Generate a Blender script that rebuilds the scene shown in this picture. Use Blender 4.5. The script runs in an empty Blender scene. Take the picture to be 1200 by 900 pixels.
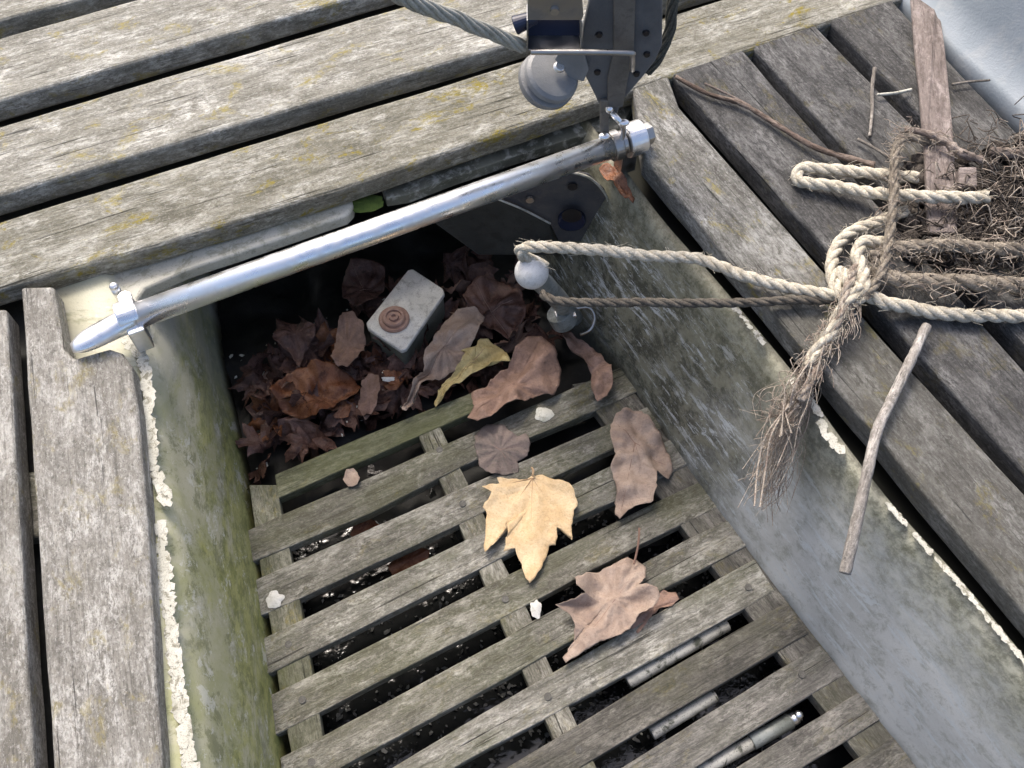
import bpy, bmesh, math, random
from mathutils import Vector, Matrix, noise, Euler
R = math.radians
S = bpy.context.scene
COL = S.collection
# ------------------------------------------------ camera
F = 1150.0; CAM = Vector((0, 0, .85)); PITCH = R(60)
cd = bpy.data.cameras.new('camera'); cam = bpy.data.objects.new('camera', cd); COL.objects.link(cam)
cam.location = CAM; cam.rotation_euler = (R(30), 0, 0)
cd.sensor_width = 36; cd.lens = 36*F/1200; cd.clip_start = .02; cd.clip_end = 3000
S.camera = cam
# ------------------------------------------------ world and sun
SUN_EL = R(54); SUN_AZ = R(-24)          # azimuth from +Y towards +X
w = bpy.data.worlds.new('World'); S.world = w; w.use_nodes = True
wn = w.node_tree.nodes; wl = w.node_tree.links
sky = wn.new('ShaderNodeTexSky'); sky.sky_type = 'NISHITA'; sky.sun_disc = False
sky.sun_elevation = SUN_EL; sky.sun_rotation = SUN_AZ; sky.dust_density = 6; sky.air_density = .8; sky.ozone_density = .6
wl.new(sky.outputs[0], wn['Background'].inputs[0]); wn['Background'].inputs[1].default_value = .15
sd = bpy.data.lights.new('sun', 'SUN'); sd.energy = 1.05; sd.angle = R(14); sd.color = (1, .95, .87)
sun = bpy.data.objects.new('sun', sd); COL.objects.link(sun)
sdir = Vector((math.sin(SUN_AZ)*math.cos(SUN_EL), math.cos(SUN_AZ)*math.cos(SUN_EL), math.sin(SUN_EL)))
sun.rotation_euler = sdir.to_track_quat('Z', 'Y').to_euler()
S.view_settings.view_transform = 'Standard'; S.view_settings.look = 'None'
S.view_settings.exposure = .97; S.view_settings.gamma = 1
S.render.engine = 'CYCLES'
S.render.resolution_x = 1024; S.render.resolution_y = 768

# ------------------------------------------------ helpers
def ray(px, py):
    x = px-600; y = 450-py
    return Vector((x, math.cos(PITCH)*F + math.sin(PITCH)*y, -math.sin(PITCH)*F + math.cos(PITCH)*y))
def P(px, py, z=0.0):
    d = ray(px, py); t = (z-CAM.z)/d.z
    return CAM + d*t
def PY(px, py, Y):
    d = ray(px, py); t = Y/d.y
    return CAM + d*t
def lerp(a, b, t): return a+(b-a)*t
def empty(name, label, cat, loc=(0, 0, 0), group=None):
    o = bpy.data.objects.new(name, None); COL.objects.link(o); o.location = loc
    o.empty_display_size = .02
    o['label'] = label; o['category'] = cat
    if group: o['group'] = group
    return o
def tag(o, label, cat, group=None):
    o['label'] = label; o['category'] = cat
    if group: o['group'] = group
    return o
def link(name, me, mat, parent=None, smooth=False, bevel=0, seg=2, loc=None, solid=0):
    """me is in world coordinates unless loc given; parent empties have only a location"""
    o = bpy.data.objects.new(name, me); COL.objects.link(o)
    if mat: me.materials.append(mat)
    if smooth:
        for p in me.polygons: p.use_smooth = True
    if solid:
        m = o.modifiers.new('solid', 'SOLIDIFY'); m.thickness = solid; m.offset = -1
    if bevel:
        m = o.modifiers.new('bevel', 'BEVEL'); m.width = bevel; m.segments = seg; m.limit_method = 'ANGLE'; m.angle_limit = R(35)
        m.harden_normals = False
    if loc is not None: o.location = loc
    if parent:
        o.parent = parent
        pl = parent.matrix_world.translation if parent.parent is None else Vector((0, 0, 0))
        o.location = Vector(o.location) - Vector(parent.location) if parent.parent is None else o.location
    return o
def bm_link(name, bm, mat, parent=None, **k):
    bmesh.ops.recalc_face_normals(bm, faces=bm.faces)
    me = bpy.data.meshes.new(name); bm.to_mesh(me); bm.free()
    return link(name, me, mat, parent, **k)
def smooth_path(pts, step=.004):
    pts = [Vector(p) for p in pts]
    if len(pts) == 2:
        n = max(2, int((pts[1]-pts[0]).length/step)); return [pts[0].lerp(pts[1], i/n) for i in range(n+1)]
    out = []
    for i in range(len(pts)-1):
        p0 = pts[max(i-1, 0)]; p1 = pts[i]; p2 = pts[i+1]; p3 = pts[min(i+2, len(pts)-1)]
        n = max(1, int((p2-p1).length/step))
        for k in range(n):
            t = k/n
            out.append(.5*((2*p1)+(p2-p0)*t+(2*p0-5*p1+4*p2-p3)*t*t+(3*p1-p0-3*p2+p3)*t**3))
    out.append(pts[-1]); return out
def frames(path):
    n = len(path); T = [(path[min(i+1, n-1)]-path[max(i-1, 0)]).normalized() for i in range(n)]
    u = T[0].orthogonal().normalized(); fr = []
    for t in T:
        u = (u - t*u.dot(t)); u = u.normalized() if u.length > 1e-6 else t.orthogonal().normalized()
        fr.append((u, t.cross(u)))
    return fr
def tube(bm, path, rad, seg=8, caps=True):
    fr = frames(path); rings = []
    for i, p in enumerate(path):
        r = rad(i/(len(path)-1)) if callable(rad) else rad
        u, v = fr[i]
        rings.append([bm.verts.new(p+(u*math.cos(2*math.pi*k/seg)+v*math.sin(2*math.pi*k/seg))*r) for k in range(seg)])
    for a, b in zip(rings, rings[1:]):
        for k in range(seg): bm.faces.new((a[k], a[(k+1) % seg], b[(k+1) % seg], b[k]))
    if caps: bm.faces.new(rings[0][::-1]); bm.faces.new(rings[-1])
def cyl(bm, a, b, r, seg=24, r2=None):
    tube(bm, [a, b], (lambda t: lerp(r, r if r2 is None else r2, t)), seg)
def boxpts(bm, top, off):
    """extrude polygon 'top' (list of Vectors) by vector off"""
    a = [bm.verts.new(p) for p in top]; b = [bm.verts.new(p+off) for p in top]; n = len(a)
    bm.faces.new(a); bm.faces.new(b[::-1])
    for i in range(n): bm.faces.new((a[i], b[i], b[(i+1) % n], a[(i+1) % n]))
def sphere(bm, c, r, seg=24, rings=14, sc=(1, 1, 1)):
    bmesh.ops.create_uvsphere(bm, u_segments=seg, v_segments=rings, radius=r, matrix=Matrix.Translation(c) @ Matrix.Diagonal((*sc, 1)))

# ------------------------------------------------ materials
class NT:
    def __init__(s, name):
        s.m = bpy.data.materials.new(name); s.m.use_nodes = True; s.n = s.m.node_tree.nodes; s.l = s.m.node_tree.links
        s.b = s.n['Principled BSDF']
    def coords(s, kind='Object', rand=True):
        tc = s.n.new('ShaderNodeTexCoord'); o = tc.outputs[kind]
        if rand:
            oi = s.n.new('ShaderNodeObjectInfo'); mu = s.n.new('ShaderNodeMath'); mu.operation = 'MULTIPLY'; mu.inputs[1].default_value = 37.
            s.l.new(oi.outputs['Random'], mu.inputs[0])
            va = s.n.new('ShaderNodeVectorMath'); va.operation = 'ADD'; s.l.new(o, va.inputs[0]); s.l.new(mu.outputs[0], va.inputs[1]); o = va.outputs[0]
        return o
    def noise(s, vec, scale=(1, 1, 1), detail=4, rough=.6, dist=0):
        mp = s.n.new('ShaderNodeMapping'); mp.inputs['Scale'].default_value = scale; s.l.new(vec, mp.inputs[0])
        n = s.n.new('ShaderNodeTexNoise'); n.inputs['Scale'].default_value = 1; n.inputs['Detail'].default_value = detail
        n.inputs['Roughness'].default_value = rough; n.inputs['Distortion'].default_value = dist
        s.l.new(mp.outputs[0], n.inputs['Vector']); return n.outputs['Fac']
    def voro(s, vec, scale, feature='F1'):
        n = s.n.new('ShaderNodeTexVoronoi'); n.feature = feature; n.inputs['Scale'].default_value = scale
        s.l.new(vec, n.inputs['Vector']); return n.outputs['Distance']
    def ramp(s, fac, a, b, va=0., vb=1.):
        r = s.n.new('ShaderNodeMapRange'); r.interpolation_type = 'SMOOTHSTEP'
        r.inputs[1].default_value = a; r.inputs[2].default_value = b; r.inputs[3].default_value = va; r.inputs[4].default_value = vb
        s.l.new(fac, r.inputs[0]); return r.outputs[0]
    def mix(s, fac, c1, c2):
        m = s.n.new('ShaderNodeMix'); m.data_type = 'RGBA'
        for inp, v in ((m.inputs[0], fac), (m.inputs[6], c1), (m.inputs[7], c2)):
            if isinstance(v, (int, float)): inp.default_value = v
            elif isinstance(v, tuple): inp.default_value = (*v, 1)
            else: s.l.new(v, inp)
        return m.outputs[2]
    def math(s, op, a, b=0.):
        m = s.n.new('ShaderNodeMath'); m.operation = op
        for inp, v in ((m.inputs[0], a), (m.inputs[1], b)):
            if isinstance(v, (int, float)): inp.default_value = v
            else: s.l.new(v, inp)
        return m.outputs[0]
    def sep(s, vec):
        m = s.n.new('ShaderNodeSeparateXYZ'); s.l.new(vec, m.inputs[0]); return m.outputs
    def fin(s, col, rough=.8, bump=None, bdist=.001, bstr=.6, metal=0, spec=.5):
        if isinstance(col, tuple): s.b.inputs['Base Color'].default_value = (*col, 1)
        else: s.l.new(col, s.b.inputs['Base Color'])
        if isinstance(rough, (int, float)): s.b.inputs['Roughness'].default_value = rough
        else: s.l.new(rough, s.b.inputs['Roughness'])
        s.b.inputs['Metallic'].default_value = metal; s.b.inputs['Specular IOR Level'].default_value = spec
        if bump is not None:
            b = s.n.new('ShaderNodeBump'); b.inputs['Distance'].default_value = bdist; b.inputs['Strength'].default_value = bstr
            s.l.new(bump, b.inputs['Height']); s.l.new(b.outputs[0], s.b.inputs['Normal'])
        return s.m
def wood(name, dark, mid, pale, lichen=.5, green=0., speck=.6, patch=.5, lic=(.27, .225, .055), graded=None):
    t = NT(name); v = t.coords(); v0 = t.coords(rand=False)
    wv = t.n.new('ShaderNodeTexNoise'); wv.inputs['Scale'].default_value = 55; wv.inputs['Detail'].default_value = 3; t.l.new(v, wv.inputs['Vector'])
    sb = t.n.new('ShaderNodeVectorMath'); sb.operation = 'MULTIPLY_ADD'; sb.inputs[1].default_value = (.012, .007, .007); t.l.new(wv.outputs['Color'], sb.inputs[0]); t.l.new(v, sb.inputs[2])
    vd = sb.outputs[0]
    g = t.noise(vd, (18, 130, 130), 7, .75, .2)
    c = t.mix(t.ramp(g, .36, .62), dark, mid)
    pb = t.ramp(t.noise(vd, (13, 30, 30), 6, .72), .44, .66)
    pf = t.ramp(t.noise(vd, (90, 230, 230), 5, .8), .40, .60)
    c = t.mix(t.math('MULTIPLY', t.math('MULTIPLY', pb, pf), min(1, patch*2.)), c, tuple(min(1, x*1.35) for x in pale))
    db = t.ramp(t.noise(vd, (22, 45, 45), 6, .7, .3), .50, .68)
    df = t.ramp(t.noise(vd, (120, 260, 260), 4, .8), .38, .6)
    c = t.mix(t.math('MULTIPLY', t.math('MULTIPLY', db, df), .9), c, tuple(x*.8 for x in dark))
    sp = t.noise(v, (230, 340, 340), 4, .8)
    c = t.mix(t.math('MULTIPLY', t.ramp(sp, .50, .66), speck*.62), c, tuple(min(1, x*1.35) for x in pale))
    sp2 = t.noise(vd, (260, 430, 430), 4, .8)
    c = t.mix(t.math('MULTIPLY', t.ramp(sp2, .50, .66), speck*.8), c, tuple(x*.5 for x in dark))
    cr = t.noise(v, (13, 480, 480), 4, .65, .2)
    c = t.mix(t.math('MULTIPLY', t.ramp(cr, .55, .68), .55), c, tuple(x*.45 for x in dark))
    if lichen:
        l1 = t.ramp(t.noise(vd, (20, 34, 34), 5, .7, .5), .54, .66)
        l2 = t.ramp(t.noise(v, (140, 200, 200), 4, .75), .36, .58)
        c = t.mix(t.math('MULTIPLY', t.math('MULTIPLY', l1, l2), min(1, lichen)), c, lic)
    if green:
        gr = t.ramp(t.noise(vd, (7, 16, 16), 5, .7), .42, .62)
        c = t.mix(t.math('MULTIPLY', gr, green), c, (.095, .105, .035))
    big = t.ramp(t.noise(vd, (7, 15, 15), 6, .78, .6), .50, .66)
    bf = t.ramp(t.noise(vd, (60, 150, 150), 6, .85), .36, .62)
    c = t.mix(t.math('MULTIPLY', t.math('MULTIPLY', big, bf), min(1., patch*1.2)), c, tuple(min(1, x*1.5) for x in pale))
    spl = t.noise(v, (5, 260, 260), 2, .5, .1)
    splm = t.math('MULTIPLY', t.ramp(spl, .66, .70), t.ramp(t.noise(v, (9, 30, 30), 2), .45, .55))
    c = t.mix(t.math('MULTIPLY', splm, .75), c, tuple(x*.3 for x in dark))
    oi = t.n.new('ShaderNodeObjectInfo'); hs = t.n.new('ShaderNodeHueSaturation'); t.l.new(c, hs.inputs['Color'])
    t.l.new(t.ramp(oi.outputs['Random'], 0., 1., .86, 1.14), hs.inputs['Value']); t.l.new(t.ramp(oi.outputs['Random'], 0., 1., 1.1, .8), hs.inputs['Saturation'])
    c = hs.outputs[0]
    if graded:      # colour gets darker towards the near end of the board
        dm = t.ramp(t.math('ADD', t.sep(v0)[0], t.math('MULTIPLY', t.noise(v, (12, 20, 20), 5, .75), .16)), graded[0], graded[1])
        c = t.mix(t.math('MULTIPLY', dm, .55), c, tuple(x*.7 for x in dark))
    h = t.math('ADD', t.math('MULTIPLY', cr, -1.), t.math('MULTIPLY', sp, .7)); h = t.math('ADD', h, t.math('MULTIPLY', splm, -2.))
    h = t.math('ADD', h, t.math('MULTIPLY', g, 1.3)); h = t.math('ADD', h, t.math('MULTIPLY', sp2, -.8))
    return t.fin(c, .85, h, .0022, .8, spec=.25)
W_AFT = wood('weathered_teak_pale', (.152, .145, .113), (.272, .262, .215), (.43, .425, .385), 1.0)
W_LEFT = wood('weathered_teak_grey', (.16, .151, .13), (.272, .26, .228), (.405, .398, .37), .5, speck=.85)
W_RIGHT = wood('weathered_teak_dark', (.05, .05, .05), (.10, .099, .096), (.20, .199, .195), .2, speck=.6, patch=.42, graded=(-.02, .22))
W_RIGHTPALE = wood('weathered_teak_lichen', (.085, .082, .072), (.17, .165, .148), (.33, .33, .31), .85, green=.1, patch=.6, graded=(-.12, .16))
W_GRATE = wood('grating_teak', (.105, .10, .08), (.195, .187, .155), (.34, .33, .29), .25, green=.28, speck=.5, patch=.6)
W_GRATEG = wood('grating_teak_olive', (.08, .082, .055), (.15, .15, .105), (.24, .235, .19), .5, green=.55, speck=.4)
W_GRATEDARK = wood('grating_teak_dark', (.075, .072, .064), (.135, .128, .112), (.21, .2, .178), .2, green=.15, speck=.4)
W_GREEN = wood('grating_teak_mossy', (.075, .08, .04), (.135, .138, .07), (.22, .22, .15), .35, green=.55, speck=.3, patch=.35)
W_DRIFT = wood('driftwood', (.14, .112, .10), (.24, .2, .18), (.33, .285, .265), 0, speck=.35)
W_STICK = wood('bare_stick', (.15, .135, .115), (.27, .245, .215), (.42, .39, .35), 0, speck=.5)
W_TWIG = wood('brown_twig', (.09, .065, .05), (.19, .145, .12), (.3, .25, .21), 0, speck=.3)

def hullmat(name, kind):
    t = NT(name); tc = t.n.new('ShaderNodeTexCoord'); v = tc.outputs['UV']; x, y, z = t.sep(v)
    fine = t.noise(v, (260, 260, 260), 4, .7)
    if kind == 'left':     # u: metres along, v: 0 at ridge .. 1 at base
        c = t.mix(t.ramp(t.noise(v, (9, 2.2, 1), 5, .65, .6), .4, .62), (.50, .485, .35), (.36, .365, .19))
        al = t.ramp(t.math('ADD', t.math('MULTIPLY', y, .45), t.noise(v, (16, 4.5, 1), 7, .8, .5)), .62, .80)
        c = t.mix(t.math('MULTIPLY', al, .85), c, t.mix(t.ramp(t.noise(v, (50, 14, 1), 6, .8), .4, .6), (.19, .215, .055), (.42, .42, .15)))
        drk = t.ramp(t.noise(v, (24, 7, 1), 7, .8, .3), .52, .60)
        c = t.mix(t.math('MULTIPLY', drk, .6), c, (.13, .145, .055))
        c = t.mix(t.math('MULTIPLY', t.ramp(t.noise(v, (8, 2.4, 1), 6, .75), .52, .64), .75), c, t.mix(t.ramp(t.noise(v, (60, 16, 1), 6, .8), .4, .6), (.24, .24, .18), (.56, .55, .45)))
        st = t.ramp(t.noise(v, (26, 7.5, 1), 7, .85, .3), .56, .60)
        c = t.mix(t.math('MULTIPLY', st, .75), c, (.62, .62, .54))
        c = t.mix(t.math('MULTIPLY', t.ramp(fine, .55, .7), .35), c, (.05, .06, .02))
        # bare, cleaner paint towards the aft corner
        aft = t.ramp(x, .05, .26, 1., 0.)
        c = t.mix(t.math('MULTIPLY', aft, t.ramp(t.noise(v, (8, 3, 1), 3, .6), .35, .6, .2, .9)), c, (.48, .48, .43))
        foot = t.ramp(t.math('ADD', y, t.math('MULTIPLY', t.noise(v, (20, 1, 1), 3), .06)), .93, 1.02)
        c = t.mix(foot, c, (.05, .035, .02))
    else:
        dirty = t.ramp(t.math('ADD', t.math('ADD', x, t.math('MULTIPLY', t.noise(v, (9, 4, 1), 6, .75, .8), .42)), t.math('MULTIPLY', y, .10)), .62, .86, 1., 0.)
        c = t.mix(t.ramp(t.noise(v, (7, 2, 1), 5), .35, .65), (.43, .435, .415), (.58, .585, .56))
        c = t.mix(t.math('MULTIPLY', t.ramp(t.noise(v, (34, 11, 1), 7, .82, .3), .48, .62), .5), c, (.20, .205, .16))
        grime = t.mix(t.ramp(t.noise(v, (26, 9, 1), 7, .8, .4), .42, .58), (.07, .07, .052), (.21, .205, .15))
        grime = t.mix(t.math('MULTIPLY', t.ramp(t.noise(v, (120, 40, 1), 5, .8), .5, .62), .6), grime, (.24, .245, .2))
        c = t.mix(dirty, c, grime)
        scr = t.math('MAXIMUM', t.ramp(t.noise(v, (15, 24, 1), 7, .86, .3), .535, .57), t.ramp(t.noise(v, (9, 5, 1), 7, .8, .3), .60, .63))
        reg = t.ramp(t.noise(v, (5, 1.5, 1), 2), .34, .5)
        mid = t.math('MULTIPLY', t.ramp(y, .12, .4), t.ramp(y, .98, .8))
        c = t.mix(t.math('MULTIPLY', t.math('MULTIPLY', scr, reg), t.math('MULTIPLY', mid, .9)), c, (.52, .55, .55))
        olive = t.math('MULTIPLY', t.ramp(t.math('ADD', y, t.math('MULTIPLY', t.noise(v, (14, 6, 1), 6, .75), .5)), .72, .42), .85)
        c = t.mix(t.math('MULTIPLY', olive, t.math('SUBTRACT', 1., t.math('MULTIPLY', dirty, .5))), c, t.mix(t.ramp(t.noise(v, (70, 24, 1), 6, .8), .4, .6), (.10, .10, .055), (.33, .325, .24)))
        c = t.mix(t.math('MULTIPLY', t.ramp(fine, .58, .72), .5), c, (.06, .065, .055))
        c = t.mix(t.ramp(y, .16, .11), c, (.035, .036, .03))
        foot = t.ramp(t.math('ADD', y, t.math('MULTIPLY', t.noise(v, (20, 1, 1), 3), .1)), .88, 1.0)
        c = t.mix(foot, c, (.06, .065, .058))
    return t.fin(c, .55, t.math('ADD', fine, t.noise(v, (40, 10, 1), 3)), .0008, .5, spec=.35)
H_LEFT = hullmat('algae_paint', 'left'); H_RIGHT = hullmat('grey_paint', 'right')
def paint(name, c1, c2, grime, amt=.5, rough=.5, sc=60, spk=.3):
    t = NT(name); v = t.coords()
    c = t.mix(t.ramp(t.noise(v, (sc*.3,)*3, 4), .35, .65), c1, c2)
    c = t.mix(t.math('MULTIPLY', t.ramp(t.noise(v, (sc,)*3, 5, .7, .5), .5, .64), amt), c, grime)
    f = t.noise(v, (sc*8,)*3, 3, .7)
    c = t.mix(t.math('MULTIPLY', t.ramp(f, .56, .66), spk), c, tuple(x*.6 for x in grime))
    return t.fin(c, rough, t.math('ADD', f, t.noise(v, (sc*2,)*3, 3)), .0007, .5, spec=.4)
M_LEDGE = paint('dirty_cream_paint', (.42, .41, .35), (.50, .50, .45), (.16, .165, .11), .55, .5, 50, .4)
M_LEDGED = paint('peeling_dark_ledge', (.07, .075, .06), (.14, .145, .12), (.42, .43, .40), .6, .6, 60, .2)
M_BEAD = paint('chipped_white_paint', (.46, .455, .39), (.58, .575, .51), (.16, .15, .10), .8, .7, 130, .8)
M_PIPE = paint('flaking_white_pipe', (.34, .34, .315), (.44, .44, .41), (.05, .055, .04), .95, .5, 75, .7)
M_COAM = paint('blue_grey_paint', (.34, .385, .41), (.40, .44, .465), (.47, .49, .485), .5, .6, 40, .12)
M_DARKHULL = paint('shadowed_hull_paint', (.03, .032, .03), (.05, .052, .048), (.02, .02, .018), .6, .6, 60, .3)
M_FIX = paint('dark_fitting', (.05, .052, .06), (.08, .08, .082), (.12, .11, .10), .4, .5, 60, .3)
M_BATT = paint('white_case', (.56, .545, .49), (.68, .665, .61), (.28, .265, .225), .6, .5, 80, .5)
M_BATTSIDE = paint('grimy_case_side', (.14, .145, .115), (.20, .205, .165), (.08, .085, .06), .5, .5, 50, .3)
M_RUST = paint('brown_rubber', (.33, .19, .14), (.41, .26, .20), (.2, .1, .07), .4, .55, 120, .3)
M_BALL = paint('white_plastic', (.66, .655, .63), (.72, .715, .69), (.4, .39, .36), .35, .45, 150, .5)
M_DROP = paint('chalky_white', (.52, .52, .49), (.62, .62, .59), (.3, .3, .26), .45, .8, 200, .4)
M_TUBE = paint('grey_green_tube', (.16, .175, .165), (.26, .28, .27), (.07, .075, .06), .6, .4, 60, .4)
M_DIRT = paint('black_silt', (.010, .010, .009), (.018, .018, .015), (.030, .028, .022), .5, .55, 70, .3)
M_MOSS = paint('green_moss', (.05, .085, .015), (.07, .11, .02), (.03, .05, .01), .5, .9, 200, .5)
def metal(name, col, rough, bumpy=.2, m=1.0):
    t = NT(name); v = t.coords(); n = t.noise(v, (60, 60, 60), 4, .6); f = t.noise(v, (700, 700, 700), 2)
    r = t.ramp(n, .3, .7, rough*.7, rough*1.4)
    c = t.mix(t.ramp(n, .45, .75), col, tuple(x*.86 for x in col))
    return t.fin(c, r, f, .0003, bumpy, metal=m)
M_STEEL = metal('polished_steel', (.90, .905, .91), .32, .04)
M_DULL = metal('dull_steel', (.42, .41, .39), .38)
M_GREYPLATE = metal('brushed_grey_plate', (.30, .31, .32), .42)
M_SLATE = paint('slate_plastic', (.085, .092, .10), (.125, .133, .142), (.12, .12, .12), .35, .42, 70, .2)
M_CAST = paint('grey_nylon', (.19, .195, .20), (.25, .255, .255), (.24, .24, .23), .4, .4, 70, .2)
M_STRAP = paint('worn_strap', (.12, .112, .10), (.17, .155, .135), (.08, .075, .065), .5, .5, 80, .3)
M_HOLE = NT('dark_recess').fin((.01, .01, .012), .4)
M_BLUE = NT('dark_blue_rubber').fin((.012, .018, .045), .25)
M_BOLT = paint('old_bolt', (.06, .058, .05), (.10, .095, .085), (.2, .2, .18), .5, .5, 300, .4)
def ropemat(name, a, b, d, dirt=.4):
    t = NT(name); v = t.coords()
    c = t.mix(t.ramp(t.noise(v, (500, 500, 500), 3, .7), .35, .65), a, b)
    c = t.mix(t.math('MULTIPLY', t.ramp(t.noise(v, (70, 70, 70), 4, .7), .45, .62), dirt), c, d)
    return t.fin(c, .9, t.noise(v, (900, 900, 900), 3), .0008, .8, spec=.2)
M_ROPE = ropemat('hemp_rope', (.44, .40, .31), (.66, .62, .52), (.26, .22, .16), .45)
M_ROPED = ropemat('dirty_rope', (.20, .175, .14), (.34, .30, .24), (.09, .075, .06), .6)
M_ROPEB = ropemat('brown_rope', (.085, .075, .062), (.15, .135, .11), (.05, .042, .034), .5)
M_SHEET = ropemat('grey_sheet', (.36, .355, .30), (.50, .49, .43), (.2, .19, .15), .4)
M_SHEETD = ropemat('dark_sheet', (.07, .07, .06), (.12, .12, .1), (.05, .05, .04), .35)
M_FIBRE = ropemat('frayed_fibre', (.26, .22, .175), (.46, .41, .345), (.16, .11, .09), .6)
M_NEST = ropemat('dry_debris', (.055, .046, .038), (.17, .145, .122), (.03, .025, .022), .6)
def leafmat(name, a, b, spot, rough=.55, spots=.5, sc=1., coat=0):
    t = NT(name); v = t.coords()
    c = t.mix(t.ramp(t.noise(v, (30*sc, 30*sc, 30*sc), 6, .75, .5), .36, .64), a, b)
    c = t.mix(t.math('MULTIPLY', t.ramp(t.noise(v, (75*sc,)*3, 5, .8), .54, .66), spots), c, spot)
    w_ = t.ramp(t.voro(v, 240, 'DISTANCE_TO_EDGE'), .0, .10, 1., 0.)
    c = t.mix(t.math('MULTIPLY', w_, .04), c, spot)
    c = t.mix(t.math('MULTIPLY', t.ramp(t.noise(v, (420,)*3, 4, .8), .5, .68), .4), c, tuple(x*.6 for x in spot))
    c = t.mix(t.math('MULTIPLY', t.ramp(t.noise(v, (300,)*3, 4, .8), .55, .7), .25), c, tuple(min(1, x*1.35) for x in b))
    h = t.math('ADD', t.noise(v, (110, 110, 110), 6, .7), t.math('MULTIPLY', w_, -.04))
    return t.fin(c, rough, h, .003, .8, spec=.35)
L_YEL = leafmat('yellow_leaf', (.58, .41, .22), (.68, .53, .33), (.42, .27, .14), .5, .3)
L_OCH = leafmat('ochre_leaf', (.42, .33, .14), (.56, .48, .24), (.20, .15, .06), .5, .5)
L_PINK = leafmat('pale_brown_leaf', (.29, .215, .17), (.40, .315, .255), (.19, .135, .11), .6, .4)
L_BRN = leafmat('brown_leaf', (.20, .125, .09), (.29, .19, .15), (.10, .06, .045), .6, .6)
L_ORG = leafmat('wet_orange_leaf', (.15, .055, .026), (.27, .125, .065), (.06, .028, .02), .24, .75)
L_DRK = leafmat('wet_dark_leaf', (.075, .04, .032), (.15, .085, .068), (.03, .02, .018), .26, .7)
L_GRY = leafmat('grey_wet_leaf', (.12, .10, .088), (.20, .155, .135), (.07, .06, .055), .5, .6)
L_VEIND = leafmat('brown_vein', (.20, .12, .09), (.26, .16, .12), (.14, .08, .06), .6)
L_VEIN = leafmat('leaf_vein', (.46, .31, .18), (.52, .37, .23), (.38, .25, .15), .6)
t = NT('bilge_water'); v = t.coords(rand=False)
M_WATER = t.fin((.012, .013, .013), .12, t.math('MULTIPLY', t.noise(v, (70, 70, 70), 4, .65), t.ramp(t.noise(v, (16, 16, 16), 3), .44, .60)), .0022, .7)
t = NT('sea_water'); v = t.coords(rand=False)
M_SEA = t.fin((.02, .035, .035), .08, t.noise(v, (4, 4, 4), 5, .6), .05, .5)

# ------------------------------------------------ setting: water far below the hull
me = bpy.data.meshes.new('water')
me.from_pydata([(-1500, -1500, -1.2), (1500, -1500, -1.2), (1500, 1500, -1.2), (-1500, 1500, -1.2)], [], [(0, 1, 2, 3)])
o = link('water', me, M_SEA); o['kind'] = 'structure'

# ------------------------------------------------ planks
def plank(name, pts, z, thick, mat, parent, axis=None, bevel=.0035, jit=.0006, seed=0, sub=.02, bow=0, seg=3):
    """outline in photograph pixels on the horizontal plane z, extruded down; local X runs along the board"""
    rnd = random.Random(seed*77+5)
    w3 = [P(a, b, z) for a, b in pts]
    if axis is None: axis = (w3[1]-w3[0])
    ax = Vector((axis.x, axis.y, 0)).normalized(); ay = Vector((-ax.y, ax.x, 0))
    c = sum(w3, Vector())/len(w3)
    loc = [Vector(((p-c).dot(ax), (p-c).dot(ay), 0)) for p in w3]
    out = []
    for i, p in enumerate(loc):
        q = loc[(i+1) % len(loc)]; L = (q-p).length; n = max(1, int(L/sub))
        if L < .12: n = 1
        for k in range(n):
            s_ = p.lerp(q, k/n)
            if k: 
                s_ = s_ + Vector((0, noise.noise(Vector((s_.x*18, s_.y*30+seed*9, 1)))*jit*2, 0))
            out.append(s_)
    bm = bmesh.new(); boxpts(bm, out, Vector((0, 0, -thick)))
    bmesh.ops.recalc_face_normals(bm, faces=bm.faces)
    me = bpy.data.meshes.new(name); bm.to_mesh(me); bm.free(); me.materials.append(mat)
    for p in me.polygons: p.use_smooth = False
    o = bpy.data.objects.new(name, me); COL.objects.link(o)
    m = o.modifiers.new('bevel', 'BEVEL'); m.width = bevel; m.segments = seg; m.limit_method = 'ANGLE'; m.angle_limit = R(40)
    o.parent = parent; o.location = c - Vector(parent.location); o.rotation_euler = (0, 0, math.atan2(ax.y, ax.x))
    return o
def ln(p, q, x=None, y=None):
    """point on the line p-q at given x or y"""
    if x is not None:
        t = (x-p[0])/(q[0]-p[0]); return (x, p[1]+(q[1]-p[1])*t)
    t = (y-p[1])/(q[1]-p[1]); return (p[0]+(q[0]-p[0])*t, y)

TH = .032
aft = empty('slatted_deck', 'pale weathered teak deck boards crossing behind the footwell and steel bar', 'deck', P(300, 150, -.02))
# back edge line, front edge line (top face)
AFT = [((0, -150), (400, -255), (0, -85), (400, -190)), ((0, -70), (400, -175), (0, 24), (100, -3)), ((0, 44), (143, 3), (0, 118), (290, 33)),
       ((0, 147), (400, 28), (0, 229), (400, 110)), ((0, 258), (400, 135), (0, 338), (690, 120))]
for i, (a, b, c, d) in enumerate(AFT):
    xr = 1400
    fr = lambda p, q, x: ln(p, q, x=x)
    if i == 4:
        plank('plank', [(-260, 419), fr(c, d, 0), (200, 283), (400, 221), (690, 122), (1048, 1), (1150, -33), fr(a, b, 1150), fr(a, b, -260)], 0, .030, W_AFT, aft, axis=P(690, 122)-P(0, 340), seed=i, bevel=.006)
    else:
        plank('plank', [fr(c, d, -260), fr(c, d, 1150), fr(a, b, 1150), fr(a, b, -260)], 0, TH, W_AFT, aft, seed=i, bevel=.005)

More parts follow.
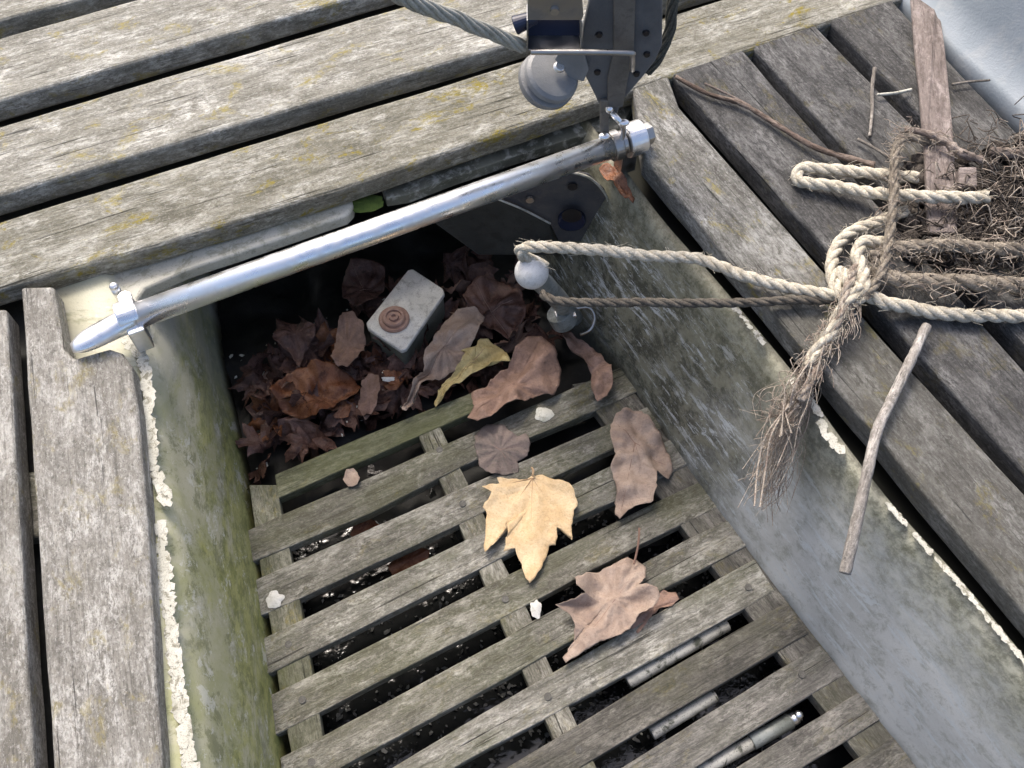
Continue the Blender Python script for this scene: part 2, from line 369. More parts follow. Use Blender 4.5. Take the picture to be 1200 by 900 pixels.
left = empty('slatted_bench', 'weathered grey teak bench boards left of the footwell, notched around the steel bar end', 'bench', P(90, 650, -.02))
plank('plank', [(-95, 365), (-60, 900), (-45, 1150), (57, 1150), (40, 900), (8, 362), ], 0, TH, W_LEFT, left, axis=P(40, 900)-P(8, 362), seed=11)
plank('plank', [(-220, 370), (-190, 1150), (-60, 1150), (-76, 900), (-108, 365)], 0, TH, W_LEFT, left, axis=P(40, 900)-P(8, 362), seed=12)
plank('plank', [(24, 336), (62, 900), (79, 1150), (214, 1150), (190, 900), (172, 597), (162, 480), (154, 428), (143, 413), (128, 408), (86, 420), (75, 408), (63, 335)], 0, TH, W_LEFT, left, axis=P(62, 900)-P(24, 336), seed=13, bevel=.004)
plank('cross_batten', [(-60, 563), (30, 553), (150, 540), (155, 618), (36, 630), (-60, 640)], -TH-.001, .02, W_GRATE, left, axis=P(36, 630)-P(-60, 640), seed=14)
plank('cross_batten', [(-60, 1000), (150, 980), (155, 1050), (-60, 1070)], -TH-.001, .02, W_GRATE, left, seed=15)

right = empty('slatted_bench', 'dark teak bench boards right of the footwell, running under the ropes', 'bench', P(1050, 350, -.02))
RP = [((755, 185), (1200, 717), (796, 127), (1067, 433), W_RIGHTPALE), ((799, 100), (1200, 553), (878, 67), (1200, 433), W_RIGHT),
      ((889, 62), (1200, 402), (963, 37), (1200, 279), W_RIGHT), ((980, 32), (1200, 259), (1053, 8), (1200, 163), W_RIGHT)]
for i, (a, b, c, d, m) in enumerate(RP):
    y1 = 1150
    if i == 0:
        pts = [(757, 98), (753, 182), ln(a, b, y=y1), ln(c, d, y=y1), (785, 112)]
        pts = [(742, 103), (755, 185), ln(a, b, y=y1), ln((1067, 433), (1200, 577), y=y1), (1067, 433), (796, 125), (783, 88)]
    else:
        pts = [ln(a, b, y=a[1]-14), ln(a, b, y=y1), ln(c, d, y=y1), ln(c, d, y=c[1]-14)]
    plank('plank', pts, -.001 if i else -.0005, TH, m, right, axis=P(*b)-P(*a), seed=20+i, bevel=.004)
for i, (x, y) in enumerate(((800, 95), (1130, 520))):
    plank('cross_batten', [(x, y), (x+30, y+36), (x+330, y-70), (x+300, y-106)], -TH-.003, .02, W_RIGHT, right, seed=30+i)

# ------------------------------------------------ hull moulding
hull = empty('boat_hull', 'grimy painted fibreglass footwell and hull moulding between the two slatted benches', 'boat hull', (0, .4, -.3))
def loft(name, rows, mat, parent, solid=.004, sub=3):
    """rows: list of lists of world points (ridge row first); uv u = metres along, v = row fraction"""
    rows = [smooth_path(r, .02) if False else r for r in rows]
    # resample each row densely
    n = 60
    def res(r):
        s = smooth_path(r, .01); L = [0]
        for a, b in zip(s, s[1:]): L.append(L[-1]+(b-a).length)
        out = []; j = 0
        for i in range(n+1):
            d = L[-1]*i/n
            while j < len(s)-2 and L[j+1] < d: j += 1
            t = (d-L[j])/max(1e-9, L[j+1]-L[j]); out.append(s[j].lerp(s[j+1], min(1, max(0, t))))
        return out
    rr = [res(r) for r in rows]
    bm = bmesh.new(); uvl = bm.loops.layers.uv.new('UVMap')
    V = [[bm.verts.new(p) for p in r] for r in rr]
    U = [0]
    for a, b in zip(rr[0], rr[0][1:]): U.append(U[-1]+(b-a).length)
    K = len(rr)-1
    for j in range(K):
        for i in range(n):
            f = bm.faces.new((V[j][i], V[j][i+1], V[j+1][i+1], V[j+1][i]))
            for lp, (a, b) in zip(f.loops, ((i, j), (i+1, j), (i+1, j+1), (i, j+1))): lp[uvl].uv = (U[a], b/K)
    me = bpy.data.meshes.new(name); bm.to_mesh(me); bm.free()
    o = link(name, me, mat, parent, smooth=True)
    m = o.modifiers.new('solid', 'SOLIDIFY'); m.thickness = solid; m.offset = 0
    return o
def wall(name, ridge, base, zt, zb, out_off, mat, bulge):
    A = [P(a, b, zt) for a, b in ridge]; B = [P(a, b, zb) for a, b in base]
    rows = [[p+Vector((out_off, 0, -.004)) for p in A], [p+Vector((out_off*.15, 0, .0)) for p in A]] if out_off < 0 else [[p+Vector((out_off, -.0, -.03)) for p in A], [p+Vector((.007, -.004, -.03)) for p in A], [p+Vector((.004, -.002, -.001)) for p in A]]
    for k in range(1, 12):
        t = k/12
        row = []
        for a, b in zip(A, B):
            q = a.lerp(b, t); q.x += bulge*math.sin(math.pi*t)**.8*(1 if out_off > 0 else -1)
            # gentle hand-laid unevenness
            q.x += .0025*noise.noise(Vector((q.x*9, q.y*9, q.z*12)))
            row.append(q)
        rows.append(row)
    s = -1 if out_off > 0 else 1
    rows.append([p+Vector((s*.004, 0, -.012)) for p in B]); rows.append([p+Vector((s*.01, 0, -.07)) for p in B])
    return loft(name, rows, mat, hull)
wall('side_wall', [(133, 318), (146, 360), (160, 400), (170, 430), (176, 500), (183, 560), (192, 620), (207, 750), (226, 900), (262, 1200)],
     [(232, 300), (238, 340), (244, 385), (252, 430), (268, 495), (278, 550), (291, 620), (308, 740), (327, 900), (360, 1200)], -.024, -.275, -.07, H_LEFT, -.008)
RR = [(668, 118), (722, 190), (773, 258), (828, 320), (880, 382), (933, 447), (982, 515), (1046, 597), (1117, 675), (1200, 775), (1290, 885), (1500, 1140)]
RB = [(628, 310), (655, 350), (692, 396), (727, 440), (767, 497), (813, 567), (868, 640), (922, 712), (977, 782), (1020, 839), (1066, 897), (1240, 1130)]
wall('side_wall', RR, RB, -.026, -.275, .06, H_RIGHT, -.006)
# ledge under the aft planks
plank('ledge', [(55, 352), (30, 330), (410, 205), (414, 244), (405, 253), (215, 318), (170, 338), (160, 352), (172, 372), (163, 388), (150, 396), (84, 424), (62, 424)], -.030, .018, M_LEDGE, hull, axis=P(690, 140)-P(100, 350), bevel=.004, seed=41)
plank('ledge', [(452, 232), (440, 200), (700, 100), (760, 88), (728, 150), (690, 156), (600, 184), (530, 208), (478, 228)], -.036, .016, M_LEDGED, hull, axis=P(690, 140)-P(452, 240), bevel=.0015, seed=42)
# recess: back wall, under-deck floor, dark sides
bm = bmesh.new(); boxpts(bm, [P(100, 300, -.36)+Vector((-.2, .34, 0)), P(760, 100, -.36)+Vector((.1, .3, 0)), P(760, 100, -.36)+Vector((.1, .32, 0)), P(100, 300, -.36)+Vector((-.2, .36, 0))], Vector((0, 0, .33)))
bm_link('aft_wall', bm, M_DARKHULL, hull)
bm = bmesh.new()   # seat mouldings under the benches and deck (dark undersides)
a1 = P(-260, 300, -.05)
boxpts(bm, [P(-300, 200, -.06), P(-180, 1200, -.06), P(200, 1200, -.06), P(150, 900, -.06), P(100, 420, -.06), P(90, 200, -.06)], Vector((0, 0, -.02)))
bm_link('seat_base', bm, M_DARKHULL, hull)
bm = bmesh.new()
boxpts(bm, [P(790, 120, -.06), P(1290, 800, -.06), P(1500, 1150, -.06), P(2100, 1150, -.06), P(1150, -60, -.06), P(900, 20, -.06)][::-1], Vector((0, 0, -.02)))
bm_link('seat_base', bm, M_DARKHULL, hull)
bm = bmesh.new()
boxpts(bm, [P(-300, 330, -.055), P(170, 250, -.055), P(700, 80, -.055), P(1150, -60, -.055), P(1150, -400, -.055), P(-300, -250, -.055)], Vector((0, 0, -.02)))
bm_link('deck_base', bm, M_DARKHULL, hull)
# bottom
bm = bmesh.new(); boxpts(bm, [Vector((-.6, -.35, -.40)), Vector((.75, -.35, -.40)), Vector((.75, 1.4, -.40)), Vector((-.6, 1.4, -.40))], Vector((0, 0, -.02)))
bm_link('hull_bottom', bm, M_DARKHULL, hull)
# coaming at the top right: a lip, then the sloping painted side
A = [(985, -90), (1068, 0), (1107, 43), (1200, 127), (1400, 320), (1900, 800)]
rows = []
for dx, dz in ((-.008, -.05), (-.004, -.004), (0, .002), (.012, .008), (.022, .04), (.035, .1), (.045, .16), (.055, .17), (.12, .172)):
    rows.append([P(a, b, 0)+Vector((dx, 0, dz)) for a, b in A])
loft('coaming', rows, M_COAM, hull, .005)
# paint beads along the well edges
def bead(px, width, z, mat, seed, gaps=(), h=.0006, name='paint_edge'):
    """a run of thin overlapping paint flakes"""
    rnd = random.Random(seed); path = smooth_path([P(a, b, z) for a, b in px], .0011)
    bm = bmesh.new(); n = len(path)
    for i, p in enumerate(path):
        t = i/(n-1)
        if any(a < t < b for a, b in gaps): continue
        d = (path[min(i+1, n-1)]-path[max(i-1, 0)]).normalized(); s_ = Vector((-d.y, d.x, 0))
        den = noise.noise(Vector((i*.03, seed, 2)))
        if rnd.random() > .80+den*.6: continue
        c = p+s_*rnd.uniform(-.6, .6)*width+Vector((0, 0, rnd.uniform(-.0003, .0001)))
        r_ = rnd.uniform(.0026, .0052) if width > .004 else rnd.uniform(.8, 1.6)*width; k = rnd.randint(5, 7); a0 = rnd.random()*6
        nx = rnd.gauss(0, .03); ny = rnd.gauss(0, .03)
        top = []
        for q in range(k):
            an = a0+2*math.pi*q/k; rr = r_*rnd.uniform(.6, 1.25); v_ = d*math.cos(an)*rr*1.3+s_*math.sin(an)*rr
            top.append(c+v_+Vector((0, 0, v_.x*nx+v_.y*ny+h)))
        boxpts(bm, top, Vector((0, 0, -.0008)))
    return bm_link(name, bm, mat, hull)
bead([(148, 398), (162, 412), (170, 432), (174, 470), (177, 520), (182, 556), (198, 588)], .0070, -.0225, M_BEAD, 3)
bead([(187, 616), (192, 660), (199, 720), (206, 780), (214, 840), (223, 900), (240, 1010), (258, 1180)], .0072, -.022, M_BEAD, 5)
bead([(1040, 590), (1080, 636), (1117, 676), (1160, 727), (1200, 775), (1290, 884)], .0021, -.0245, M_BEAD, 7, gaps=((.1, .14), (.22, .25)), h=.0006)
bead([(961, 496), (972, 514), (985, 527)], .006, -.026, M_BEAD, 8, h=.0012)
bead([(930, 445), (960, 486)], .003, -.024, M_BEAD, 12, h=.001)
bead([(862, 362), (880, 384), (895, 402)], .002, -.024, M_BEAD, 13, h=.001)

# silt floor under the sump and the bilge water
bm = bmesh.new(); N = 60
gv = {}
for i in range(N+1):
    for j in range(N+1):
        x = lerp(-.42, .4, i/N); y = lerp(.40, 1.25, j/N)
        z = -.318+.022*noise.noise(Vector((x*14, y*14, 2)))+.012*noise.noise(Vector((x*45, y*45, 7)))
        z -= .05*max(0, (.50-y)/.1)
        gv[i, j] = bm.verts.new((x, y, z))
for i in range(N):
    for j in range(N): bm.faces.new((gv[i, j], gv[i+1, j], gv[i+1, j+1], gv[i, j+1]))
o = bm_link('silt', bm, M_DIRT, smooth=True); o['kind'] = 'stuff'
o['label'] = 'black wet silt in the sump behind the grating'; o['category'] = 'silt'
bm = bmesh.new()
for i in range(2):
    pass
gv = {}
for i in range(41):
    for j in range(41): gv[i, j] = bm.verts.new((lerp(-.45, .6, i/40), lerp(-.33, .62, j/40), -.330))
for i in range(40):
    for j in range(40): bm.faces.new((gv[i, j], gv[i+1, j], gv[i+1, j+1], gv[i, j+1]))
o = bm_link('bilge_water', bm, M_WATER); o['kind'] = 'structure'

# ------------------------------------------------ floor grating
GZ = -.26
gr = empty('floor_grating', 'slatted teak floor grating lying in the footwell under the fallen leaves', 'floor grating', P(620, 700, GZ-.02))
SL = [  # top edge, bottom edge as polylines left -> right
 ([(322, 556), (433, 508), (560, 457), (640, 425)], [(326, 584), (433, 537), (500, 507), (620, 455), (655, 441)], W_GREEN),
 ([(289, 622), (330, 603), (403, 572), (553, 507), (690, 446), (742, 424)], [(292, 660), (338, 641), (433, 602), (540, 547), (700, 480), (758, 454)], W_GRATE),
 ([(296, 681), (342, 660), (518, 582), (613, 540), (710, 498), (768, 472)], [(300, 724), (350, 702), (537, 615), (647, 560), (710, 530), (784, 498)], W_GRATE),
 ([(304, 750), (360, 723), (543, 634), (650, 578), (713, 547), (792, 512)], [(311, 792), (361, 767), (558, 669), (673, 608), (723, 586), (810, 542)], W_GRATE),
 ([(316, 815), (367, 790), (566, 688), (677, 633), (767, 589), (818, 565)], [(322, 862), (371, 837), (584, 727), (637, 699), (745, 641), (800, 614), (846, 592)], W_GRATE),
 ([(328, 888), (377, 863), (592, 748), (619, 730), (757, 658), (807, 631), (856, 608)], [(334, 936), (404, 897), (598, 792), (641, 767), (780, 689), (833, 662), (878, 638)], W_GRATE),
 ([(340, 965), (459, 900), (560, 839), (658, 782), (844, 677), (884, 655)], [(346, 1008), (560, 884), (638, 843), (745, 784), (873, 713), (908, 692)], W_GRATE),
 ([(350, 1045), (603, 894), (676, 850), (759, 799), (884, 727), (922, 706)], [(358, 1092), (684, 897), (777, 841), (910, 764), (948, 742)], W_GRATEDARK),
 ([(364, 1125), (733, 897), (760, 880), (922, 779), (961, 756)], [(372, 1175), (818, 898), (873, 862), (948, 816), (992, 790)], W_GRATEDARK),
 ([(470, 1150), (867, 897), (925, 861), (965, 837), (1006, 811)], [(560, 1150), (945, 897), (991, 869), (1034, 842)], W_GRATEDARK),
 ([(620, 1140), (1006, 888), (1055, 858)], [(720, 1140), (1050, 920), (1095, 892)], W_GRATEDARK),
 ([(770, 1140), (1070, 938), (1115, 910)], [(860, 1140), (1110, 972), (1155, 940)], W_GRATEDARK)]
for i, (tp, bt, m) in enumerate(SL):
    plank('slat', bt+tp[::-1], GZ+(.001 if i % 2 else 0), .018, m, gr, axis=P(*bt[-1], GZ)-P(*bt[0], GZ), seed=50+i, bevel=.0014, jit=.0004, seg=2)
plank('batten', [(292, 568), (306, 672), (318, 738), (328, 813), (341, 880), (375, 1130), (410, 1130), (384, 900), (375, 842), (364, 776), (353, 713), (340, 647), (330, 600), (324, 568)], GZ-.0009, .020, W_GRATEG, gr, axis=P(341, 880, GZ)-P(306, 672, GZ), seed=70, bevel=.0015)
plank('batten', [(488, 506), (517, 567), (540, 620), (563, 673), (592, 741), (619, 802), (647, 862), (665, 905), (760, 1130), (795, 1130), (697, 895), (672, 840), (640, 770), (620, 718), (589, 658), (567, 603), (540, 550), (514, 496)], GZ-.0009, .020, W_GRATE, gr, axis=P(619, 802, GZ)-P(517, 567, GZ), seed=71, bevel=.0015)
plank('batten', [(670, 450), (700, 484), (740, 540), (803, 623), (839, 670), (878, 720), (917, 772), (961, 826), (1000, 878), (1190, 1120), (1265, 1120), (1078, 895), (1026, 830), (982, 774), (928, 704), (874, 634), (816, 560), (768, 494), (730, 440)], GZ-.0009, .020, W_GRATEDARK, gr, axis=P(961, 826, GZ)-P(803, 623, GZ), seed=72, bevel=.0015)
for (x, y) in ((542, 590), (592, 702), (642, 816), (678, 878), (354, 820), (365, 893), (338, 755), (877, 688), (515, 527), (940, 790)):
    bm = bmesh.new(); p = P(x, y, GZ+.0012); cyl(bm, p-Vector((0, 0, .004)), p+Vector((0, 0, .0003)), .0042, 16)
    bm_link('bolt', bm, M_BOLT, gr, smooth=False)

# ------------------------------------------------ steel bar with its fittings
BZ = .016; BR = .0136
bar = empty('steel_bar', 'polished steel traveller bar spanning the aft end of the footwell', 'steel bar', P(420, 275, BZ))
A0 = P(158, 371, BZ); A1 = P(716, 172, BZ); D = (A1-A0).normalized()
bm = bmesh.new(); cyl(bm, A0, A1, BR, 40); bm_link('tube', bm, M_STEEL, bar, smooth=True)
Z = Vector((0, 0, 1)); SD = D.cross(Z).normalized()
# flattened pointed end
bm = bmesh.new(); tip = P(84, 408, BZ-.006); path = [A0+(tip-A0)*(i/14) for i in range(15)]; rings = []
for i, p in enumerate(path):
    t = i/14; wv = BR*1.0*max(.16, 1-t**7)**.5; hh = BR*(1.0-.5*t)*max(.2, 1-t**9)**.5
    rings.append([bm.verts.new(p+SD*math.cos(a)*wv+Z*math.sin(a)*hh) for a in [2*math.pi*k/24 for k in range(24)]])
for a, b in zip(rings, rings[1:]):
    for k in range(24): bm.faces.new((a[k], a[(k+1) % 24], b[(k+1) % 24], b[k]))
bm.faces.new(rings[0][::-1]); bm.faces.new(rings[-1])
bm_link('end_cap', bm, M_STEEL, bar, smooth=True)
# left collar bracket with an ear and screw
bm = bmesh.new(); c0 = P(140, 374, BZ); cyl(bm, c0-D*.001, c0+D*.020, BR*1.22, 40)
boxpts(bm, [c0+D*.004+SD*(-BR*.8)-Z*.002, c0+D*.018+SD*(-BR*.8)-Z*.002, c0+D*.018-SD*(BR*2.3)-Z*.002, c0+D*.014-SD*(BR*2.6)-Z*.002, c0+D*.008-SD*(BR*2.6)-Z*.002, c0+D*.004-SD*(BR*2.3)-Z*.002], Z*-.006)
boxpts(bm, [c0+D*.003+SD*(BR*.5), c0+D*.02+SD*(BR*.5), c0+D*.02+SD*(BR*1.7), c0+D*.003+SD*(BR*1.7)], Z*-.035)
col = bm_link('collar', bm, M_STEEL, bar, smooth=False, bevel=.0015)
bm = bmesh.new(); q = P(136, 340, -.004); cyl(bm, q-Z*.02, q+Z*.006, .005, 16); sphere(bm, q+Z*.006, .005, 16, 8)
bm_link('screw', bm, M_STEEL, bar, smooth=True)
# right collars and nut
def ringpart(name, a, b, r, mat, par, seg=32):
    bm = bmesh.new(); cyl(bm, a, b, r, seg); return bm_link(name, bm, mat, par, bevel=.0015, smooth=False)
e = P(716, 172, BZ)
ringpart('collar', e-D*.001, e+D*.010, BR*1.3, M_DULL, bar)
ringpart('collar', e+D*.011, e+D*.017, BR*1.05, M_DULL, bar)
ringpart('end_cap', e+D*.018, e+D*.040, BR*1.45, M_STEEL, bar)
ringpart('nut', e+D*.040, e+D*.052, BR*.95, M_DULL, bar, 6)
bm = bmesh.new(); b0 = e+D*.012; boxpts(bm, [b0+SD*-.009+Z*-.01, b0+SD*.009+Z*-.01, b0+SD*.009+D*.02+Z*-.01, b0+SD*-.009+D*.02+Z*-.01], Z*-.035)
bm_link('bracket', bm, M_DULL, bar, bevel=.001)
# ------------------------------------------------ mainsheet block
Y0 = e.y+.002
blk = empty('pulley_block', 'dark slate sheet pulley block with grey sheave, standing over the bar end', 'pulley block', PY(715, 150, Y0))
def poly_on(name, pts, Y, th, mat, par, bevel=.0012, smooth=False):
    bm = bmesh.new(); boxpts(bm, [PY(a, b, Y) for a, b in pts], Vector((0, th, 0))); return bm_link(name, bm, mat, par, bevel=bevel, smooth=smooth)
ck = poly_on('cheek_plate', [(704, -60), (684, 30), (680, 62), (683, 84), (704, 126), (712, 138), (722, 138), (728, 120), (754, 90), (768, 72), (776, 54), (777, -60)], Y0, .008, M_SLATE, blk, .002)
poly_on('cheek_plate', [(706, -60), (688, 30), (684, 62), (700, 120), (728, 118), (752, 90), (772, 54), (773, -60)], Y0+.022, .008, M_SLATE, blk, .002)
poly_on('strap', [(719, -60), (719, 60), (712, 92), (712, 126), (730, 126), (736, 92), (743, 60), (746, -60)], Y0-.004, .005, M_STRAP, blk)
for (x, y) in ((702, 40), (700, 84), (757, 38), (758, 63), (746, 86)):
    bm = bmesh.new(); p = PY(x, y, Y0); cyl(bm, p+Vector((0, .002, 0)), p-Vector((0, .0025, 0)), .0042, 16, .003); bm_link('rivet', bm, M_HOLE, blk)
# shackle to the bar
poly_on('shackle', [(703, 118), (703, 156), (707, 166), (714, 160), (713, 118)], Y0-.004, .006, M_STRAP, blk)
bm = bmesh.new(); tube(bm, smooth_path([PY(716, 132, Y0-.004), PY(724, 140, Y0-.012), PY(731, 150, Y0-.012), PY(728, 165, Y0-.002)], .003), .0032, 10)
bm_link('shackle', bm, M_STEEL, blk, smooth=True)
bm = bmesh.new(); sphere(bm, PY(714, 128, Y0-.008), .0045); sphere(bm, PY(708, 160, Y0-.01), .005, sc=(1.3, 1, .8)); sphere(bm, PY(731, 144, Y0-.014), .0045, sc=(1.4, 1, .8))
bm_link('pin', bm, M_STEEL, blk, smooth=True)
# side arm: plates, cam housing and round sheave
poly_on('bracket_plate', [(618, -60), (618, 24), (682, 24), (684, 18), (676, -60)], Y0-.022, .003, M_GREYPLATE, blk)
bm = bmesh.new(); p = PY(650, 12, Y0-.022); cyl(bm, p+Vector((0, .002, 0)), p-Vector((0, .003, 0)), .005, 16, .004); bm_link('rivet', bm, M_DULL, blk)
bm = bmesh.new()
a, b, c, d_ = [PY(x, y, Y0-.022) for x, y in ((619, 24), (680, 24), (680, 58), (619, 58))]
boxpts(bm, [c, d_, d_+Vector((0, .024, .0)), c+Vector((0, .024, 0))], Vector((0, 0, -.002)))
boxpts(bm, [a, d_, d_+Vector((0, .024, 0)), a+Vector((0, .024, 0))], Vector((-.0015, 0, 0)))
boxpts(bm, [b, c, c+Vector((0, .024, 0)), b+Vector((0, .024, 0))], Vector((.0015, 0, 0)))
bm_link('cam_housing', bm, M_GREYPLATE, blk, bevel=.0006)
bm = bmesh.new(); boxpts(bm, [a+Vector((0, .02, 0)), b+Vector((0, .02, 0)), c+Vector((0, .02, 0)), d_+Vector((0, .02, 0))], Vector((0, .002, 0)))
bm_link('cam_jaw', bm, M_BLUE, blk)
bm = bmesh.new(); pp = PY(603, 30, Y0-.01); cyl(bm, pp, pp+Vector((.022, .003, .008)), .0095, 20, .006); bm_link('cam_jaw', bm, M_BLUE, blk, smooth=False, bevel=.001)
# sheave: three stacked discs whose axis leans to the camera
ax = Vector((.40, -.30, .90)).normalized(); sc = PY(645, 90, Y0-.004)
prof = [(-.020, .012), (-.019, .028), (-.012, .0315), (-.006, .0315), (-.004, .027), (-.001, .027), (.001, .0305), (.006, .0295), (.009, .026), (.010, .012), (.0105, .0)]
u_ = ax.orthogonal().normalized(); v_ = ax.cross(u_)
bm = bmesh.new(); rings = []
for h, r in prof:
    rings.append([bm.verts.new(sc+ax*h+(u_*math.cos(2*math.pi*k/40)+v_*math.sin(2*math.pi*k/40))*max(r, .0004)) for k in range(40)])
for a, b in zip(rings, rings[1:]):
    for k in range(40): bm.faces.new((a[k], a[(k+1) % 40], b[(k+1) % 40], b[k]))
bm.faces.new(rings[0][::-1]); bm.faces.new(rings[-1])
sh = bm_link('sheave', bm, M_CAST, blk, smooth=True)
m_ = sh.modifiers.new('es', 'EDGE_SPLIT'); m_.split_angle = R(32)
bm = bmesh.new(); q = sc+ax*.010+Vector((.004, 0, .006)); cyl(bm, q, q+ax*.004, .0065, 20, .005); bm_link('screw', bm, M_STEEL, blk, smooth=False, bevel=.0008)
poly_on('sheave_cheek', [(660, 56), (684, 60), (690, 82), (684, 96), (668, 92), (650, 70)], Y0-.006, .004, M_CAST, blk)
bm = bmesh.new(); tube(bm, smooth_path([PY(622, 61, Y0-.027), PY(680, 61, Y0-.027), PY(736, 62, Y0-.027), PY(741, 66, Y0-.024), PY(741, 82, Y0-.006)], .002), .0029, 12)
bm_link('retaining_rod', bm, M_DULL, blk, smooth=True)

# ------------------------------------------------ ropes
def rope(name, pts, r, mat, label=None, cat='rope', parent=None, fuzz=0, seed=0, group=None, pitch=5.2, strands=3, sub=None):
    path = smooth_path(pts, .0016); rnd = random.Random(seed)
    wob = Vector((seed*3.1, 0, 0))
    path = [p+Vector((noise.noise(p*40+wob), noise.noise(p*40+wob+Vector((9, 0, 0))), .6*noise.noise(p*40+wob+Vector((0, 9, 0)))))*r*.28 for p in path]
    fr = frames(path); L = 0; bm = bmesh.new(); S_ = [[] for _ in range(strands)]
    for i, p in enumerate(path):
        if i: L += (path[i]-path[i-1]).length
        for k in range(strands):
            a = 2*math.pi*(L/(pitch*r*1.35)+k/strands); u, v = fr[i]
            S_[k].append(p+(u*math.cos(a)+v*math.sin(a))*r*.5)
    rs = r*.56 if strands == 3 else r*.3
    if strands > 3:
        S_ = [[path[i].lerp(q, 1.5) for i, q in enumerate(s_)] for s_ in S_]; tube(bm, path, r*.8, 12)
    for s in S_: tube(bm, s, rs, 8)
    for k in range(fuzz):
        i = rnd.randrange(2, len(path)-2); p = path[i]; d = Vector((rnd.uniform(-1, 1), rnd.uniform(-1, 1), rnd.uniform(-.2, 1))).normalized()
        tdir = (path[i+1]-path[i-1]).normalized()
        q = [p+d*r*.8, p+d*r*1.25+tdir*rnd.uniform(-.003, .003), p+d*r*rnd.uniform(1.3, 2.0)+tdir*rnd.uniform(-.008, .008)]
        tube(bm, q, .00028, 3, False)
    o = bm_link(name, bm, mat, parent, smooth=True)
    if label: tag(o, label, cat, group)
    return o
# the sheet of the block
rope('rope', [PY(380, -60, Y0-.15), PY(470, -4, Y0-.10), PY(545, 26, Y0-.05), PY(612, 54, Y0-.012)], .0070, M_SHEET, 'grey green sheet rope entering the pulley block from the upper left', seed=1, pitch=16, strands=7)
rope('rope', [PY(800, -60, Y0+.05), PY(789, 0, Y0+.04), PY(783, 40, Y0+.035), PY(772, 66, Y0+.03), PY(758, 84, Y0+.028)], .0058, M_SHEETD, 'dark sheet rope running up behind the right edge of the pulley block', seed=2, pitch=16, strands=7)
# mooring ropes
RO = .0068
rope('rope', [P(640, 312, -.03), P(612, 300, -.012), P(618, 289, 0), P(690, 292, .004), P(760, 300, .008), P(815, 303, .012), P(870, 322, .013), P(930, 338, .014), P(985, 345, .018), P(1012, 330, .022)], RO*.95, M_ROPE, 'pale rope stretched from above the white ball across the well edge to the knot', seed=3, fuzz=120)
rope('rope', [P(636, 345, -.012), P(660, 353, -.004), P(760, 355, .004), P(860, 355, .009), P(930, 352, .012), P(985, 352, .012)], RO*.72, M_ROPEB, 'thin dark brown rope running below the pale one over the well edge', seed=4, fuzz=60, pitch=6)
rope('rope', [P(1075, 208, .02), P(1035, 204, .016), P(985, 200, .012), P(950, 197, .010), P(935, 201, .009), P(938, 212, .009), P(970, 217, .012), P(1010, 225, .016), P(1050, 228, .032), P(1100, 231, .038), P(1158, 232, .036)], RO*1.0, M_ROPE, 'pale rope doubled back in a flat loop left of the debris', seed=5, fuzz=140)
rope('rope', [P(1062, 246, .018), P(1040, 256, .014), P(1005, 268, .012), P(983, 286, .012), P(974, 312, .014), P(980, 336, .02), P(996, 352, .025), P(1010, 345, .03), P(1012, 322, .032), P(1004, 300, .03), P(1012, 284, .028), P(1040, 286, .024)], RO*1.0, M_ROPE, 'pale rope curled into the open loop of the knot', seed=6, fuzz=140)
rope('rope', [P(985, 318, .02), P(1000, 335, .028), P(1030, 352, .022), P(1075, 363, .014), P(1120, 369, .011), P(1200, 371, .011), P(1300, 374, .01)], RO*1.06, M_ROPE, 'brightest clean twisted rope running from the knot to the right edge', seed=7, fuzz=80)
rope('rope', [P(1000, 318, .02), P(1050, 328, .024), P(1100, 330, .026), P(1150, 332, .024), P(1290, 338, .018)], RO*1.25, M_ROPED, 'thick dirty brown rope just above the bright one', seed=8, fuzz=300)
rope('rope', [P(1020, 302, .026), P(1060, 290, .03), P(1110, 288, .034), P(1160, 290, .032), P(1290, 300, .025)], RO*1.05, M_ROPED, 'grey worn rope emerging from the debris to the right edge', seed=9, fuzz=300)
rope('rope', [P(1100, 172, .014), P(1080, 164, .022), P(1060, 162, .026), P(1050, 174, .03), P(1047, 205, .036), P(1047, 240, .038), P(1041, 280, .036), P(1032, 322, .032), P(1010, 350, .03)], RO*.72, M_ROPED, 'frayed brown strand hanging across the rope loops', seed=10, fuzz=400, pitch=9)
rope('rope', [P(1010, 338, .034), P(990, 356, .03), P(975, 386, .022), P(957, 412, .014), P(945, 432, .010)], RO*1.0, M_ROPE, 'pale rope tail dropping from the knot and unlaying into frayed fibres', seed=11, fuzz=200, pitch=8)
rope('rope', [P(1004, 312, .03), P(992, 340, .034), P(984, 372, .028), P(966, 404, .016), P(952, 440, .008), P(938, 470, 0)], RO*.7, M_FIBRE, 'second thinner frayed strand twisted with the rope tail', seed=12, fuzz=200, pitch=8)
# fibres
def fibres(name, n, gen, r, mat, label, cat, seed):
    rnd = random.Random(seed); bm = bmesh.new()
    for _ in range(n):
        pts = gen(rnd); rr = r*rnd.uniform(.5, 1.5)
        tube(bm, smooth_path(pts, .004), rr, 4, False)
    o = bm_link(name, bm, mat, smooth=True); tag(o, label, cat); o['kind'] = 'stuff'; return o
def g_fray(rnd):
    s = rnd.random(); t0 = rnd.random()**1.3
    cx = lerp(950, 925, t0); cy = lerp(425, 500, t0)
    ex = rnd.gauss(908, 13); ey = rnd.uniform(470, 600)
    if ey > 540: ex = rnd.gauss(898, 9)
    pts = [P(cx+rnd.gauss(0, 8), cy+rnd.gauss(0, 6), rnd.uniform(-.01, .006))]
    for k in (.35, .7, 1):
        z = lerp(-.01, -.05-.05*(ey-480)/120, k)
        pts.append(P(lerp(cx, ex, k)+rnd.gauss(0, 10), lerp(cy, ey, k)+rnd.gauss(0, 9), z+rnd.uniform(0, .02)))
    return pts
